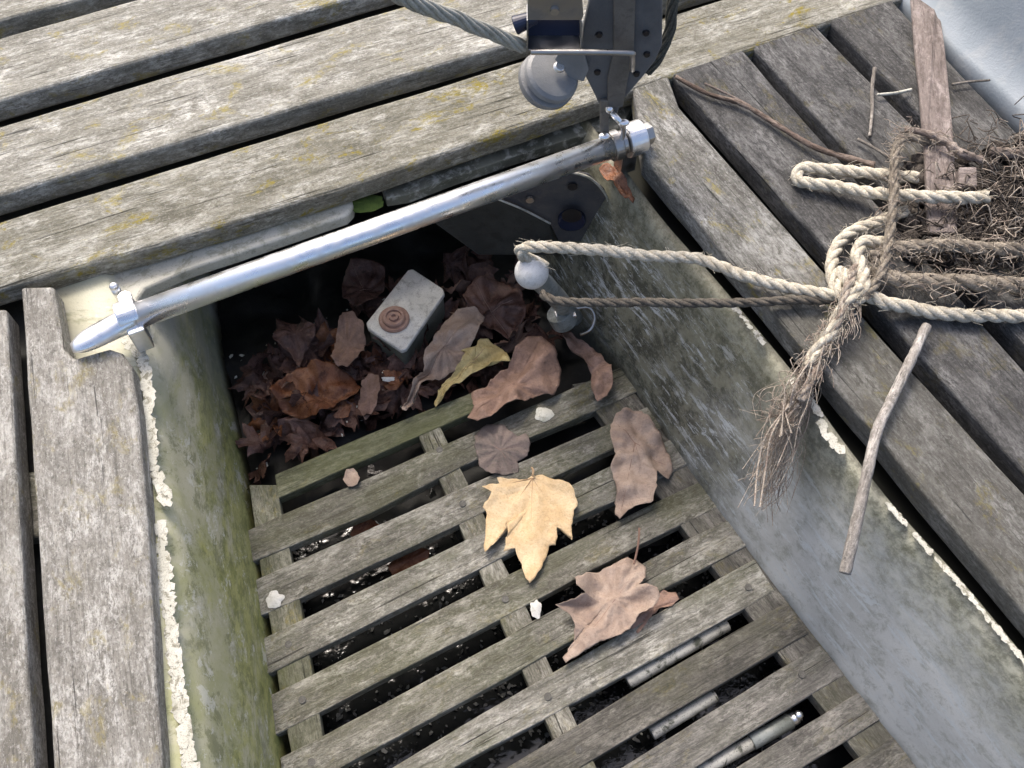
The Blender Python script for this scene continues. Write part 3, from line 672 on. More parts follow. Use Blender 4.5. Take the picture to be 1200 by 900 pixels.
fibres('frayed_fibres', 190, g_fray, .00034, M_FIBRE, 'tuft of frayed rope fibres hanging over the grey well side', 'fibres', 5)
def g_yarn(rnd):
    k0 = rnd.random()*.6; w_ = rnd.gauss(0, 7); pts = []
    cl_ = [(962, 405, .012), (946, 436, .006), (928, 470, -.004), (914, 505, -.012), (903, 545, -.025), (893, 590, -.04)]
    a_ = int(k0*6); n_ = rnd.randint(2, 4)
    for i in range(a_, min(6, a_+n_)):
        x, y, z = cl_[i]; pts.append(P(x+w_+rnd.gauss(0, 9), y+rnd.gauss(0, 6), z+rnd.uniform(0, .012)))
    if len(pts) < 2: pts.append(pts[0]+Vector((rnd.gauss(0, .01), -.02, -.01)))
    return pts
fibres('unlaid_yarns', 14, g_yarn, .0008, M_FIBRE, 'loose unlaid yarns of the rope tail hanging on the well side', 'yarns', 15)
def g_tuft(rnd):
    t = rnd.random(); cx = lerp(1000, 940, t); cy = lerp(345, 440, t); z = lerp(.03, .006, t)
    p = P(cx+rnd.gauss(0, 9), cy+rnd.gauss(0, 6), z); a = rnd.uniform(1.4, 3.6)
    l = rnd.uniform(.01, .03); q = p+Vector((math.cos(a)*l*.4, -abs(math.sin(a))*l, rnd.uniform(-.006, .004)))
    return [p, p.lerp(q, .5)+Vector((rnd.gauss(0, .003), rnd.gauss(0, .003), .003)), q]
fibres('rope_fuzz', 260, g_tuft, .0004, M_FIBRE, 'loose fuzz standing off the frayed rope tail', 'fibres', 6)
def g_shag(rnd):
    lines = [[(1112, 168, .026), (1060, 153, .034), (1048, 168, .036), (1046, 220, .04), (1041, 280, .038), (1012, 345, .034)], [(1020, 302, .03), (1110, 288, .038), (1290, 300, .03)], [(1000, 318, .026), (1100, 330, .032), (1290, 338, .024)]]
    l_ = rnd.choice(lines); i = rnd.randrange(len(l_)-1); t_ = rnd.random(); a_ = [lerp(l_[i][k], l_[i+1][k], t_) for k in range(3)]
    p = P(a_[0]+rnd.gauss(0, 4), a_[1]+rnd.gauss(0, 5), a_[2]+rnd.uniform(-.012, .006)); q = p+Vector((rnd.gauss(0, .009), rnd.gauss(0, .007), rnd.gauss(0, .005)))
    return [p, p.lerp(q, .5)+Vector((rnd.gauss(0, .003), rnd.gauss(0, .003), rnd.gauss(0, .003))), q]
fibres('rope_fuzz', 700, g_shag, .00032, M_FIBRE, 'matted dirty fuzz clinging to the worn brown ropes', 'fibres', 16)
def g_nest(rnd):
    if rnd.random() < .72: cx, cy = rnd.gauss(1140, 42), rnd.gauss(262, 38)
    else: cx, cy = rnd.gauss(1185, 30), rnd.gauss(195, 24)
    cx = max(1050, cx); z = rnd.uniform(.0, .028); p = P(cx, cy, z); a = rnd.gauss(0, .7)+(math.pi if rnd.random() < .5 else 0); l = rnd.uniform(.006, .024)
    q = p+Vector((math.cos(a)*l, math.sin(a)*l, rnd.uniform(-.01, .012)))
    q.z = max(.002, q.z); m = p.lerp(q, .5)+Vector((rnd.gauss(0, .008), rnd.gauss(0, .008), rnd.uniform(0, .01)))
    return [p, m, q]
fibres('dry_debris', 800, g_nest, .0006, M_NEST, 'tangled nest of dry roots and dirt among the ropes at the right edge', 'debris', 7)
def g_nest2(rnd):
    p, m, q = g_nest(rnd); return [p+Vector((0, 0, .008)), m+Vector((0, 0, .012)), q+Vector((0, 0, .008))]
fibres('dry_fibres', 170, g_nest2, .00055, M_FIBRE, 'pale dry fibres lying over the debris nest', 'fibres', 8)
M_SOIL = ropemat('crumbly_soil', (.035, .03, .027), (.11, .095, .082), (.02, .018, .016), .5)
# dark soil lump inside the nest
bm = bmesh.new(); rnd = random.Random(3)
for k in range(120):
    x, y = rnd.gauss(1125, 45), rnd.gauss(258, 30); p = P(max(1065, x), y, .004)
    mtx = Matrix.Translation(p) @ Euler((rnd.random()*3, rnd.random()*3, rnd.random()*3)).to_matrix().to_4x4()
    g = bmesh.ops.create_icosphere(bm, subdivisions=2, radius=rnd.uniform(.004, .012), matrix=mtx)
    for vv in g['verts']: vv.co += Vector((noise.noise(vv.co*160), noise.noise(vv.co*160+Vector((5, 0, 0))), noise.noise(vv.co*160+Vector((0, 5, 0)))))*.007
for k in range(10):
    p = P(rnd.gauss(1195, 20), rnd.gauss(188, 12), .006)
    g = bmesh.ops.create_icosphere(bm, subdivisions=2, radius=rnd.uniform(.008, .014), matrix=Matrix.Translation(p))
    for vv in g['verts']: vv.co += Vector((noise.noise(vv.co*160), noise.noise(vv.co*160+Vector((5, 0, 0))), noise.noise(vv.co*160)))*.008
o = bm_link('soil_clump', bm, M_SOIL, smooth=True); tag(o, 'dark crumbly soil clumped under the debris nest', 'soil'); o['kind'] = 'stuff'

# ------------------------------------------------ sticks and board
def stick(name, pts, r0, r1, mat, label, seed, seg=10, knots=.12):
    path = smooth_path(pts, .003); bm = bmesh.new()
    tube(bm, path, lambda t: lerp(r0, r1, t)*(1+knots*noise.noise(Vector((t*14, seed, 0)))+knots*.8*noise.noise(Vector((t*45, seed, 3)))), seg)
    o = bm_link(name, bm, mat, smooth=True); c = path[len(path)//2]
    # local frame along the stick so that its grain runs lengthwise
    d = (path[-1]-path[0]).normalized(); rot = d.to_track_quat('X', 'Z'); M = Matrix.Translation(c) @ rot.to_matrix().to_4x4()
    o.data.transform(M.inverted()); o.location = c; o.rotation_euler = rot.to_euler()
    tag(o, label, 'stick'); return o
stick('stick', [P(1086, 382, .016), P(1066, 425, .016), P(1044, 470, .014), P(1028, 505, .012), P(1015, 560, .008), P(1002, 620, 0), P(990, 672, -.012)], .0050, .0056, W_STICK, 'bare grey stick leaning from the bright rope down over the well edge', 1)
stick('twig', [P(792, 90, .006), P(830, 110, .006), P(870, 122, .007), P(910, 146, .007), P(950, 170, .009), P(985, 183, .012), P(1025, 193, .018)], .0026, .0036, W_TWIG, 'thin brown twig reaching from the deck corner to the rope loop', 2, 8, .3)
stick('twig', [P(826, 98, .007), P(856, 112, .008), P(880, 124, .008)], .0016, .001, W_TWIG, 'short side twig lying beside the thin brown twig', 3, 6)
stick('twig', [P(1025, 80, .006), P(1022, 105, .005), P(1022, 130, .004), P(1019, 160, .003)], .0026, .0018, W_STICK, 'short dark grey twig lying upright left of the flat board', 4, 8, .4)
stick('twig', [P(1028, 111, .006), P(1050, 109, .006), P(1068, 105, .006)], .0016, .002, M_BEAD, 'tiny white splinter lying across the gap left of the flat board', 5, 8)
stick('twig', [P(1116, 99, .006), P(1135, 96, .006), P(1160, 94, .006)], .0017, .0013, W_STICK, 'thin grey twig lying right of the flat board', 6, 8)
stick('stick', [P(1060, 152, .025), P(1085, 156, .03), P(1105, 165, .03), P(1128, 180, .028), P(1150, 188, .022)], .0036, .0052, W_TWIG, 'dark curved root lying across the flat board', 7, 8, .35)
stick('twig', [P(1005, 163, .006), P(1022, 172, .008), P(1042, 184, .014)], .002, .0016, W_STICK, 'short pale twig beside the frayed brown strand', 8, 8, .3)
stick('stick', [P(1160, 178, .02), P(1200, 182, .022), P(1280, 190, .02)], .006, .007, W_TWIG, 'brown root stub at the right edge above the debris', 9, 8, .35)
bm = bmesh.new()
Lp = [(1066, -40), (1068, 0), (1072, 50), (1078, 110), (1084, 180), (1086, 230), (1088, 272)]; Rp = [(1122, 272), (1122, 232), (1119, 180), (1114, 120), (1108, 58), (1101, 10), (1099, -40)]
def zz(y): return lerp(.006, .024, min(1, max(0, y/270)))
boxpts(bm, [P(a, b, zz(b)) for a, b in Lp+Rp], Vector((0, 0, -.006)))
o = bm_link('flat_board', bm, W_DRIFT, bevel=.0015); c = P(1095, 120, .01); d = (P(1105, 270, .02)-P(1083, 0, .006)).normalized(); rot = d.to_track_quat('X', 'Z')
M = Matrix.Translation(c) @ rot.to_matrix().to_4x4(); o.data.transform(M.inverted()); o.location = c; o.rotation_euler = rot.to_euler()
tag(o, 'flat pinkish grey strip of driftwood standing among the ropes at the upper right', 'board')
bm = bmesh.new(); boxpts(bm, [P(a, b, .03) for a, b in ((1124, 195), (1145, 195), (1146, 218), (1124, 218))], Vector((0, 0, -.012)))
o = bm_link('wood_chip', bm, W_DRIFT, bevel=.002); tag(o, 'small square pale wood chip right of the flat board', 'wood chip')

# ------------------------------------------------ things in the well
# rectangular white case with round brown cap
bt = empty('white_case', 'white topped rectangular block with a round brown cap, lying among wet leaves', 'block', P(470, 400, -.28))
zt = -.235
tp = [(478, 316), (484, 315), (519, 338), (521, 344), (476, 409), (470, 411), (431, 385), (429, 378)]
bm = bmesh.new(); T3 = [P(a, b, zt) for a, b in tp]; boxpts(bm, T3, Vector((0, 0, -.008))); bm_link('lid', bm, M_BATT, bt, bevel=.002, seg=3)
c3 = sum(T3, Vector())/len(T3)
bm = bmesh.new(); boxpts(bm, [c3+(p-c3)*.965-Vector((0, 0, .0075)) for p in T3], Vector((0, 0, -.05))); bm_link('body', bm, M_BATTSIDE, bt, bevel=.002)
cc = P(462, 375, zt)
prof = [(0, .0205), (.003, .0205), (.0045, .019), (.0045, .0155), (.0075, .015), (.009, .0135), (.009, .0105), (.0065, .0098), (.0065, .0068), (.0095, .006), (.0095, .003), (.0065, .0024), (.0065, .0003)]
bm = bmesh.new(); rings = [[bm.verts.new(cc+Vector((math.cos(2*math.pi*k/36)*r, math.sin(2*math.pi*k/36)*r, h))) for k in range(36)] for h, r in prof]
for a, b in zip(rings, rings[1:]):
    for k in range(36): bm.faces.new((a[k], a[(k+1) % 36], b[(k+1) % 36], b[k]))
bm.faces.new(rings[-1]); o = bm_link('cap', bm, M_RUST, bt, smooth=True); m_ = o.modifiers.new('es', 'EDGE_SPLIT'); m_.split_angle = R(35)
# ball-ended tube
bl = empty('ball_ended_rod', 'grey rod with a white ball end leaning out of the leaves', 'rod', P(650, 360, -.2))
bc = P(623, 319, -.035)
bm = bmesh.new(); sphere(bm, bc, .0192, 32, 20); bm_link('ball', bm, M_BALL, bl, smooth=True)
bm = bmesh.new(); tube(bm, smooth_path([bc, P(648, 344, -.12), P(672, 372, -.24)], .01), .0125, 20); bm_link('shaft', bm, M_TUBE, bl, smooth=True)
bm = bmesh.new(); tube(bm, smooth_path([P(655, 366, -.19), P(662, 378, -.21)], .01), .017, 20); bm_link('collar', bm, M_TUBE, bl, smooth=False, bevel=.001)
# clear plastic-looking clamp beside it
cl = empty('hose_clamp', 'small metal hose clamp beside the base of the ball ended rod', 'clamp', P(680, 375, -.22))
bm = bmesh.new(); tube(bm, smooth_path([P(670, 362, -.2), P(690, 360, -.2), P(697, 372, -.21), P(692, 386, -.22), P(680, 392, -.23)], .003), .0026, 8); bm_link('band', bm, M_DULL, cl, smooth=True)
bm = bmesh.new(); boxpts(bm, [P(a, b, -.19) for a, b in ((648, 358), (672, 358), (676, 370), (652, 371))], Vector((0, 0, -.006))); bm_link('screw_housing', bm, M_STEEL, cl, bevel=.001)
# fitting in the dark aft corner
fx = empty('corner_fitting', 'dark moulded fitting with a round blue opening in the aft right corner', 'fitting', PY(650, 240, .80))
poly_on('plate', [(560, 222), (610, 206), (655, 199), (690, 205), (708, 222), (715, 240), (703, 283), (655, 284), (645, 264), (600, 242)], .792, .004, M_FIX, fx, .003)
bm = bmesh.new(); tube(bm, smooth_path([PY(x, y, .789) for x, y in ((665, 201), (690, 208), (707, 224), (713, 240), (708, 262), (702, 282))], .003), .0016, 8); bm_link('edge_rim', bm, M_LEDGE, fx, smooth=True)
bm = bmesh.new(); tube(bm, smooth_path([PY(x, y, .788) for x, y in ((582, 233), (612, 245), (645, 262))], .003), .0013, 8); bm_link('edge_rim', bm, M_LEDGE, fx, smooth=True)
bm = bmesh.new(); q = PY(670, 257, .79); cyl(bm, q+Vector((0, .004, 0)), q-Vector((0, .006, 0)), .0175, 32); bm_link('opening_ring', bm, M_BLUE, fx, smooth=False, bevel=.002)
bm = bmesh.new(); q = PY(670, 252, .783); cyl(bm, q, q-Vector((0, .0015, 0)), .0125, 28); bm_link('opening', bm, M_HOLE, fx)
bm = bmesh.new(); q = PY(621, 233, .79); cyl(bm, q, q-Vector((0, .003, 0)), .005, 16); bm_link('bolt', bm, M_DULL, fx)
bm = bmesh.new(); q = PY(671, 218, .79); cyl(bm, q, q-Vector((0, .002, 0)), .006, 16); bm_link('bolt', bm, M_HOLE, fx)
bm = bmesh.new(); boxpts(bm, [PY(x, y, .80) for x, y in ((505, 260), (585, 232), (645, 262), (655, 300), (560, 300))], Vector((0, .03, 0))); bm_link('bracket', bm, M_DARKHULL, fx, bevel=.004)

# pipes under the grating
def pipe(name, a, b, r, z, mat, label, extra=None):
    e_ = empty(name, label, 'pipe', P(*a, z)); bm = bmesh.new(); cyl(bm, P(*a, z), P(*b, z), r, 20); bm_link('pipe_run', bm, mat, e_, smooth=True)
    return e_
pipe('pipe', (736, 800), (852, 732), .0075, GZ-.0155, M_PIPE, 'flaking white pipe seen through the gap nearest the pale brown leaf')
pipe('pipe', (764, 860), (838, 815), .0070, GZ-.0155, M_PIPE, 'short flaking white pipe one gap nearer the camera')
pz = GZ-.016
e_ = pipe('pipe', (790, 921), (880, 871), .0075, pz, M_PIPE, 'white pipe with grey coupling and steel tip under the lowest slats')
bm = bmesh.new(); cyl(bm, P(881, 870, pz), P(926, 845, pz), .0085, 20); bm_link('coupling', bm, M_TUBE, e_, smooth=True)
bm = bmesh.new(); cyl(bm, P(926, 845, pz), P(936, 839, pz), .007, 16); sphere(bm, P(936, 838, pz+.006), .005); bm_link('tip', bm, M_STEEL, e_, smooth=True)

# ------------------------------------------------ leaves
def leaf_mesh(outline, centre, hfun, rings=18, seg_len=.003):
    out = []
    n = len(outline)
    for i, p in enumerate(outline):
        q = outline[(i+1) % n]; k = max(1, int((q-p).length/seg_len))
        for j in range(k): out.append(p.lerp(q, j/k))
    bm = bmesh.new(); c = bm.verts.new(centre+Vector((0, 0, hfun(centre, 0)))); prev = None
    for r in range(1, rings+1):
        t = r/rings; ring = []
        for p in out:
            q = centre.lerp(p, t); ring.append(bm.verts.new(q+Vector((0, 0, hfun(q, t)))))
        m = len(ring)
        for i in range(m):
            if prev is None: bm.faces.new((c, ring[i], ring[(i+1) % m]))
            else: bm.faces.new((prev[i], ring[i], ring[(i+1) % m], prev[(i+1) % m]))
        prev = ring
    return bm
def leaf(label, px, cpx, z, mat, curl=.01, crump=.005, seed=0, veins=(), base=None, petiole=None, tilt=(0, 0), fold=None, vm=None, freq=22, pleat=.0045):
    """px outline in photo pixels on a plane at height z (tilt = dz/dx, dz/dy)"""
    c0 = P(*cpx, z)
    def PT(a, b):
        d = ray(a, b); zx, zy = tilt
        # plane z = z + zx (x-cx) + zy (y-cy)
        t_ = (z - CAM.z - zx*(c0.x) - zy*(c0.y)) / (d.z - zx*d.x - zy*d.y)
        return CAM+d*t_
    out = [PT(a, b) for a, b in px]; cen = PT(*cpx); off = Vector((seed*7.3, seed*1.7, 0))
    # ragged outline
    jo = []; nn = len(out)
    for i, p in enumerate(out):
        q = out[(i+1) % nn]; L_ = (q-p).length; k = max(1, int(L_/.004))
        for j in range(k):
            m = p.lerp(q, j/k); am = .0011 if j else .0004
            jo.append(m+Vector((noise.noise(m*330+off), noise.noise(m*330-off), 0))*am*1.6+Vector((noise.noise(m*120+off), noise.noise(m*120-off), 0))*am*1.2)
    out = jo
    bp = PT(*base) if base else cen; npl = 9+seed % 4
    def h(p, t):
        d_ = Vector((p.x-bp.x, p.y-bp.y)); an = math.atan2(d_.y, d_.x); tri = abs(((an*npl/6.283+seed*.37+.35*noise.noise(Vector((p.x, p.y, 3))*25+off)) % 1)*2-1)
        pl_ = pleat*(tri-.5)*min(1, d_.length/.03)
        v = pl_+crump*noise.noise(Vector((p.x, p.y, 0))*freq+off)*1.5 + crump*.35*noise.noise(Vector((p.x, p.y, 0))*70+off)
        a = math.atan2(p.y-cen.y, p.x-cen.x)
        v += curl*t*t*(.35+.65*math.sin(a*2+seed))
        if fold:
            fa, fh = fold; dd = abs((p.x-cen.x)*math.sin(fa)-(p.y-cen.y)*math.cos(fa)); v += fh*dd
        return v
    root = empty('leaf', label, 'leaf', c0)
    bm = leaf_mesh(out, cen, h)
    vm = vm or (L_VEIN if mat.name.startswith('yellow') else L_VEIND); o = bm_link('blade', bm, mat, root, smooth=True); m = o.modifiers.new('solid', 'SOLIDIFY'); m.thickness = .0005; m.offset = -1
    if veins:
        b0 = PT(*base); bm = bmesh.new()
        for v in veins:
            e1 = PT(*v); n = 14; pts = []
            for i in range(n+1):
                q = b0.lerp(e1, i/n*.95); rel = (q-cen).length
                R_ = max((p-cen).length for p in out); pts.append(q+Vector((0, 0, h(q, min(1, rel/(R_*.75))*.9)+.0002)))
            tube(bm, pts, lambda t: lerp(.0006, .00022, t), 5)
        bm_link('vein', bm, vm or L_VEIN, root, smooth=True)
    if petiole:
        bm = bmesh.new(); tube(bm, smooth_path([PT(a, b)+Vector((0, 0, dz)) for a, b, dz in petiole], .003), .0013, 8); bm_link('stalk', bm, vm or L_VEIN, root, smooth=True)
    return root
def zm(pts, ox, oy, s): return [(ox+a/s, oy+b/s) for a, b in pts]
# the yellow leaf
Yl = zm([(315, 437), (290, 455), (225, 452), (160, 450), (172, 476), (95, 495), (135, 520), (118, 556), (98, 585), (112, 606), (108, 690), (105, 780), (150, 740), (188, 695), (198, 655), (208, 690), (188, 775), (238, 760), (250, 800), (268, 826), (285, 890), (303, 915), (330, 880), (352, 850), (378, 790), (388, 745), (418, 740), (424, 664), (450, 678), (488, 722), (492, 650), (496, 600), (512, 580), (500, 520), (474, 482), (430, 460), (395, 455), (360, 438)], 540, 440, 3.75)
leaf('large yellow maple leaf lying flat in the middle of the grating', Yl, (624, 590), GZ+.008, L_YEL, .006, .003, 1, pleat=.0028,
     veins=[(567, 573), (570, 640), (621, 680), (669, 628), (673, 575)], base=(624, 560), petiole=[(624, 560, .004), (625, 554, .006), (623, 549, .002)])
# pale brown pair below it
leaf('pale pinkish brown curled leaf with stalk, just below right of the yellow leaf', [(650, 712), (668, 706), (685, 698), (674, 690), (673, 682), (690, 672), (712, 664), (735, 654), (747, 655), (756, 665), (756, 678), (747, 688), (768, 692), (772, 702), (764, 716), (748, 722), (738, 738), (722, 746), (703, 752), (686, 762), (663, 777), (659, 770), (672, 752), (674, 735), (668, 722)], (712, 706), GZ+.012, L_PINK, .012, .009, 2,
     veins=[(652, 713), (665, 774), (676, 684), (752, 660), (768, 700)], base=(722, 702), petiole=[(742, 664, .008), (746, 645, .016), (747, 626, .02)], freq=30)
leaf('small brown leaf corner poking out beside the pale curled leaf', [(738, 736), (745, 716), (760, 700), (778, 690), (792, 694), (796, 702), (788, 710), (774, 712), (760, 726), (748, 742)], (766, 712), GZ+.002, L_BRN, .006, .006, 3)
leaf('folded pale brown leaf propped against the foot of the right well side', [(716, 494), (722, 484), (738, 480), (752, 482), (762, 492), (774, 506), (786, 528), (790, 548), (784, 560), (770, 553), (768, 575), (765, 588), (750, 592), (736, 598), (727, 607), (722, 600), (722, 570), (716, 545), (722, 530), (716, 512)], (748, 540), GZ+.014, L_PINK, .010, .012, 4, veins=[(727, 604), (764, 585), (720, 490), (785, 545)], base=(744, 520), fold=(1.7, -.25), freq=34, vm=L_BRN)
leaf('brown pinched leaf across the first slats below the rods', [(548, 492), (556, 478), (552, 460), (568, 452), (580, 440), (596, 430), (604, 412), (618, 400), (634, 398), (648, 408), (658, 430), (656, 446), (650, 460), (628, 462), (612, 472), (592, 480), (576, 492), (560, 497)], (606, 452), GZ+.018, L_BRN, .012, .012, 5, veins=[(552, 490), (632, 402), (654, 446), (566, 456)], base=(598, 455), freq=30)
leaf('grey brown soaked leaf flattened on the slats above the yellow leaf', [(556, 512), (570, 498), (590, 500), (606, 512), (616, 508), (622, 520), (618, 534), (606, 540), (608, 552), (594, 556), (576, 556), (562, 548), (558, 530)], (588, 530), GZ+.004, L_GRY, .003, .004, 6, veins=[(560, 514), (604, 552), (618, 520)], base=(586, 528), vm=L_BRN)
leaf('long pale twisted leaf lying against the white topped block', [(470, 478), (484, 452), (496, 436), (498, 414), (508, 394), (520, 372), (536, 358), (556, 360), (568, 372), (562, 392), (548, 410), (538, 424), (520, 436), (500, 446), (486, 462), (476, 482)], (522, 404), GZ+.016, L_PINK, .012, .012, 7, veins=[(472, 478), (552, 362), (562, 380)], base=(520, 406), fold=(.9, -.3), freq=36, vm=L_BRN)
leaf('yellow ochre leaf with ragged end lying right of the block', [(508, 470), (518, 452), (530, 438), (540, 428), (546, 416), (540, 412), (556, 410), (563, 398), (572, 396), (578, 402), (590, 408), (598, 428), (592, 430), (576, 426), (562, 434), (548, 442), (534, 452), (520, 466), (510, 474)], (556, 425), GZ+.012, L_OCH, .008, .009, 8, veins=[(510, 470), (578, 400), (596, 427)], base=(552, 426), freq=36)
leaf('narrow brown leaf standing by the right well side near the first slat', [(658, 396), (668, 390), (686, 402), (704, 416), (716, 432), (718, 450), (712, 464), (700, 470), (693, 456), (694, 436), (680, 420), (664, 410)], (698, 430), GZ+.016, L_BRN, .009, .009, 9, freq=40)
leaf('glossy orange brown wet leaf at the left of the leaf pile', [(345, 440), (368, 430), (392, 428), (412, 438), (422, 452), (418, 462), (402, 470), (392, 482), (372, 492), (350, 488), (330, 480), (318, 462), (328, 448)], (372, 460), -.262, L_ORG, .014, .014, 10, veins=[(418, 452), (350, 438), (330, 478)], base=(380, 470), freq=30, vm=L_ORG)
leaf('olive brown upright leaf left of the white topped block', [(388, 420), (394, 392), (402, 370), (414, 370), (426, 380), (428, 400), (420, 424), (408, 434), (394, 430)], (408, 402), -.25, L_BRN, .008, .008, 11, freq=30)
leaf('dull brown leaf in the shade behind the white topped block', [(400, 330), (412, 308), (436, 306), (452, 316), (450, 336), (440, 352), (420, 366), (402, 352)], (426, 336), -.27, L_DRK, .01, .01, 12, veins=[(412, 308), (450, 330), (402, 352)], base=(426, 340), vm=L_BRN)
leaf('pointed brown leaf at the left end of the shaded pile', [(324, 372), (350, 380), (372, 384), (370, 398), (356, 410), (350, 428), (340, 414), (322, 402)], (346, 392), -.255, L_DRK, .01, .01, 13, freq=30)
leaf('short brown rolled leaf between the orange leaf and the block', [(424, 446), (432, 438), (444, 440), (446, 456), (440, 474), (428, 492), (420, 480)], (434, 460), -.255, L_BRN, .006, .008, 14)
leaf('dark red brown leaf behind the twisted pale leaf', [(542, 352), (556, 330), (590, 328), (612, 344), (616, 372), (600, 398), (578, 386), (558, 376)], (582, 360), -.265, L_DRK, .01, .01, 15, freq=30, veins=[(556, 332), (612, 350), (598, 394)], base=(576, 366), vm=L_BRN)
leaf('rust coloured leaf scrap under the second gap of the grating', [(410, 626), (416, 612), (436, 608), (448, 616), (440, 630), (420, 634)], (428, 620), GZ-.030, L_ORG, .004, .004, 16)
leaf('larger rust coloured leaf under the third gap of the grating', [(454, 664), (464, 648), (486, 640), (504, 646), (500, 660), (480, 670), (460, 674)], (480, 656), GZ-.036, L_ORG, .004, .004, 17)
leaf('tiny tan leaf crumb on the second slat', [(402, 562), (406, 550), (414, 548), (422, 560), (418, 568), (408, 570)], (411, 560), GZ+.006, L_PINK, .003, .004, 18, freq=60)
leaf('red brown leaf shred caught below the right bar collar', [(702, 194), (712, 190), (722, 200), (734, 212), (744, 228), (742, 240), (732, 234), (720, 218), (708, 206)], (722, 212), -.03, L_ORG, .006, .006, 19, freq=60)

# loose litter of the sump
MAP = [(90, 1), (80, .72), (76, .75), (66, .42), (55, .7), (48, .68), (40, .92), (30, .62), (22, .62), (12, .36), (0, .5), (-12, .62), (-30, .35), (-60, .25), (-90, .12)]
def litter(name, n, region, mats, label, seed, zr, sizes, tilt=.6):
    rnd = random.Random(seed); bm = bmesh.new()
    for k in range(n):
        while True:
            a, b = rnd.uniform(280, 720), rnd.uniform(280, 580)
            if region(a, b): break
        s = rnd.uniform(*sizes); rot = Euler((rnd.gauss(0, tilt), rnd.gauss(0, tilt), rnd.uniform(0, 6.28))).to_matrix(); pos = P(a, b, rnd.uniform(*zr))
        pts = [(t_, r_) for t_, r_ in MAP]+[(180-t_, r_) for t_, r_ in MAP[::-1][1:-1]]
        out = []
        for t_, r_ in pts:
            rr = s*r_*(1+rnd.uniform(-.12, .12)); out.append(Vector((math.cos(R(t_))*rr, math.sin(R(t_))*rr, 0)))
        off = Vector((k*3.3, 0, 0)); cu = rnd.uniform(.1, .5)*s; cr = s*.35; ph = rnd.random()*6
        h = lambda p, t: cr*noise.noise(Vector((p.x, p.y, 0))*(1.5/s)+off)+cr*.4*noise.noise(Vector((p.x, p.y, 0))*(5/s)+off)+cu*t*t*math.sin(math.atan2(p.y, p.x)*2+ph)
        b2 = leaf_mesh(out, Vector((0, 0, 0)), h, rings=7, seg_len=.006)
        me2 = bpy.data.meshes.new('tmp'); b2.to_mesh(me2); b2.free(); mi = rnd.choice(range(len(mats)))
        M4 = Matrix.Translation(pos) @ rot.to_4x4(); me2.transform(M4); nf = len(bm.faces); bm.from_mesh(me2); bpy.data.meshes.remove(me2)
        bm.faces.ensure_lookup_table()
        for f in bm.faces[nf:]: f.material_index = mi
    me = bpy.data.meshes.new(name); bm.to_mesh(me); bm.free(); o = link(name, me, None, smooth=True)
    for m in mats: me.materials.append(m)
    tag(o, label, 'leaf litter'); o['kind'] = 'stuff'; return o
def reg1(a, b):
    if b > 566-(a-290)*.42-14: return False
    if a < 290+(b-420)*.1: return False
    if b < 425-(a-300)*.55: return False
    return a < 700-max(0, 440-b)*.6 and a > 285
litter('leaf_litter', 70, reg1, [L_DRK, L_DRK, L_DRK, L_BRN], 'wet dark brown leaves piled in the sump behind the grating', 11, (-.305, -.275), (.03, .055))
def reg2(a, b): return reg1(a, b) and a < 500 and b > 400
litter('leaf_litter', 34, reg2, [L_ORG, L_DRK, L_DRK, L_DRK], 'glossy reddish brown leaf shreds at the left of the sump', 12, (-.290, -.268), (.028, .05), .35)
# chips: pale flecks in silt and bilge
M_GRIT = paint('wet_grit', (.06, .062, .06), (.16, .16, .155), (.03, .03, .025), .6, .5, 200, .3)
def chips(name, n, gen, mat, label, cat, seed, s0, s1):
    rnd = random.Random(seed); bm = bmesh.new()
    for _ in range(n):
        p = gen(rnd); s = rnd.uniform(s0, s1); m = Matrix.Translation(p) @ Euler((rnd.gauss(0, .5), rnd.gauss(0, .5), rnd.random()*6)).to_matrix().to_4x4()
        k = rnd.randint(4, 6); top = []
        for i in range(k):
            a = 2*math.pi*i/k+rnd.uniform(-.3, .3); top.append(m @ Vector((math.cos(a)*s*rnd.uniform(.6, 1.4), math.sin(a)*s*rnd.uniform(.35, .8), 0)))
        boxpts(bm, top, Vector((0, 0, -.0008)))
    o = bm_link(name, bm, mat); tag(o, label, cat); o['kind'] = 'stuff'; return o
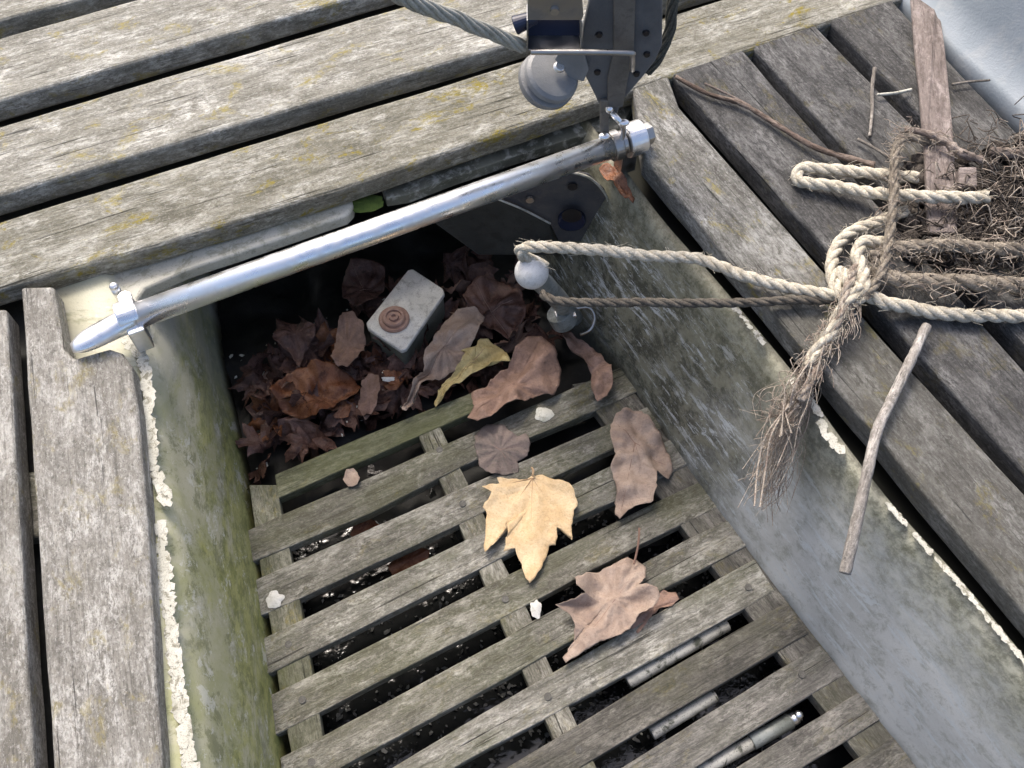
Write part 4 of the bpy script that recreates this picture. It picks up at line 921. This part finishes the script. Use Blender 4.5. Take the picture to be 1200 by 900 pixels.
def g_a(rnd):
    while True:
        a, b = rnd.uniform(270, 470), rnd.uniform(320, 560)
        if b > 400-(a-270)*.35 and b < 556-(a-290)*.4: return P(a, b, rnd.uniform(-.30, -.27))
chips('paint_flakes', 70, g_a, M_LEDGE, 'pale paint flakes scattered in the dark sump', 'paint flakes', 4, .0012, .0035)
def g_b(rnd):
    a, b = rnd.uniform(330, 930), rnd.uniform(560, 900); return P(a, b, -.3285+rnd.uniform(0, .003))
chips('bilge_grit', 1500, g_b, M_GRIT, 'grey grit and shell flecks in the bilge water under the grating', 'grit', 5, .001, .0045)
chips('bilge_flakes', 45, g_b, M_BEAD, 'white flakes floating in the bilge water', 'paint flakes', 6, .001, .0028)
# splats and scraps
def splat(label, cx, cy, r, z, seed, mat=M_DROP, cat='dropping', sc=(1, 1)):
    rnd = random.Random(seed); bm = bmesh.new(); c = P(cx, cy, z); n = 28
    ring = [c+Vector((math.cos(2*math.pi*k/n)*r*sc[0], math.sin(2*math.pi*k/n)*r*sc[1], 0))*(1+.45*noise.noise(Vector((math.cos(2*math.pi*k/n)*1.6, math.sin(2*math.pi*k/n)*1.6, seed)))) for k in range(n)]
    top = [bm.verts.new(c.lerp(p, .6)+Vector((0, 0, .0018))) for p in ring]; low = [bm.verts.new(p) for p in ring]; cv = bm.verts.new(c+Vector((0, 0, .0024)))
    for k in range(n): bm.faces.new((low[k], low[(k+1) % n], top[(k+1) % n], top[k])); bm.faces.new((cv, top[k], top[(k+1) % n]))
    return tag(bm_link('dropping' if cat == 'dropping' else 'scrap', bm, mat, smooth=True), label, cat)
splat('round white bird dropping on the left end of the grating', 322, 703, .0098, GZ+.001, 2)
splat('jagged white scrap beside the tip of the yellow leaf', 628, 713, .0075, GZ+.001, 3, cat='scrap', sc=(.9, 1.3))
splat('torn pale speckled scrap on a slat above the yellow leaf', 637, 486, .013, GZ+.002, 5, mat=M_LEDGE, cat='scrap', sc=(1.0, .75))
splat('clump of green moss wedged under the deck edge above the bar', 430, 238, .020, -.034, 6, mat=M_MOSS, cat='moss', sc=(1.2, .6))
splat('white chip beside the base of the white topped block', 455, 444, .005, -.25, 7, cat='scrap', sc=(1.6, .8))
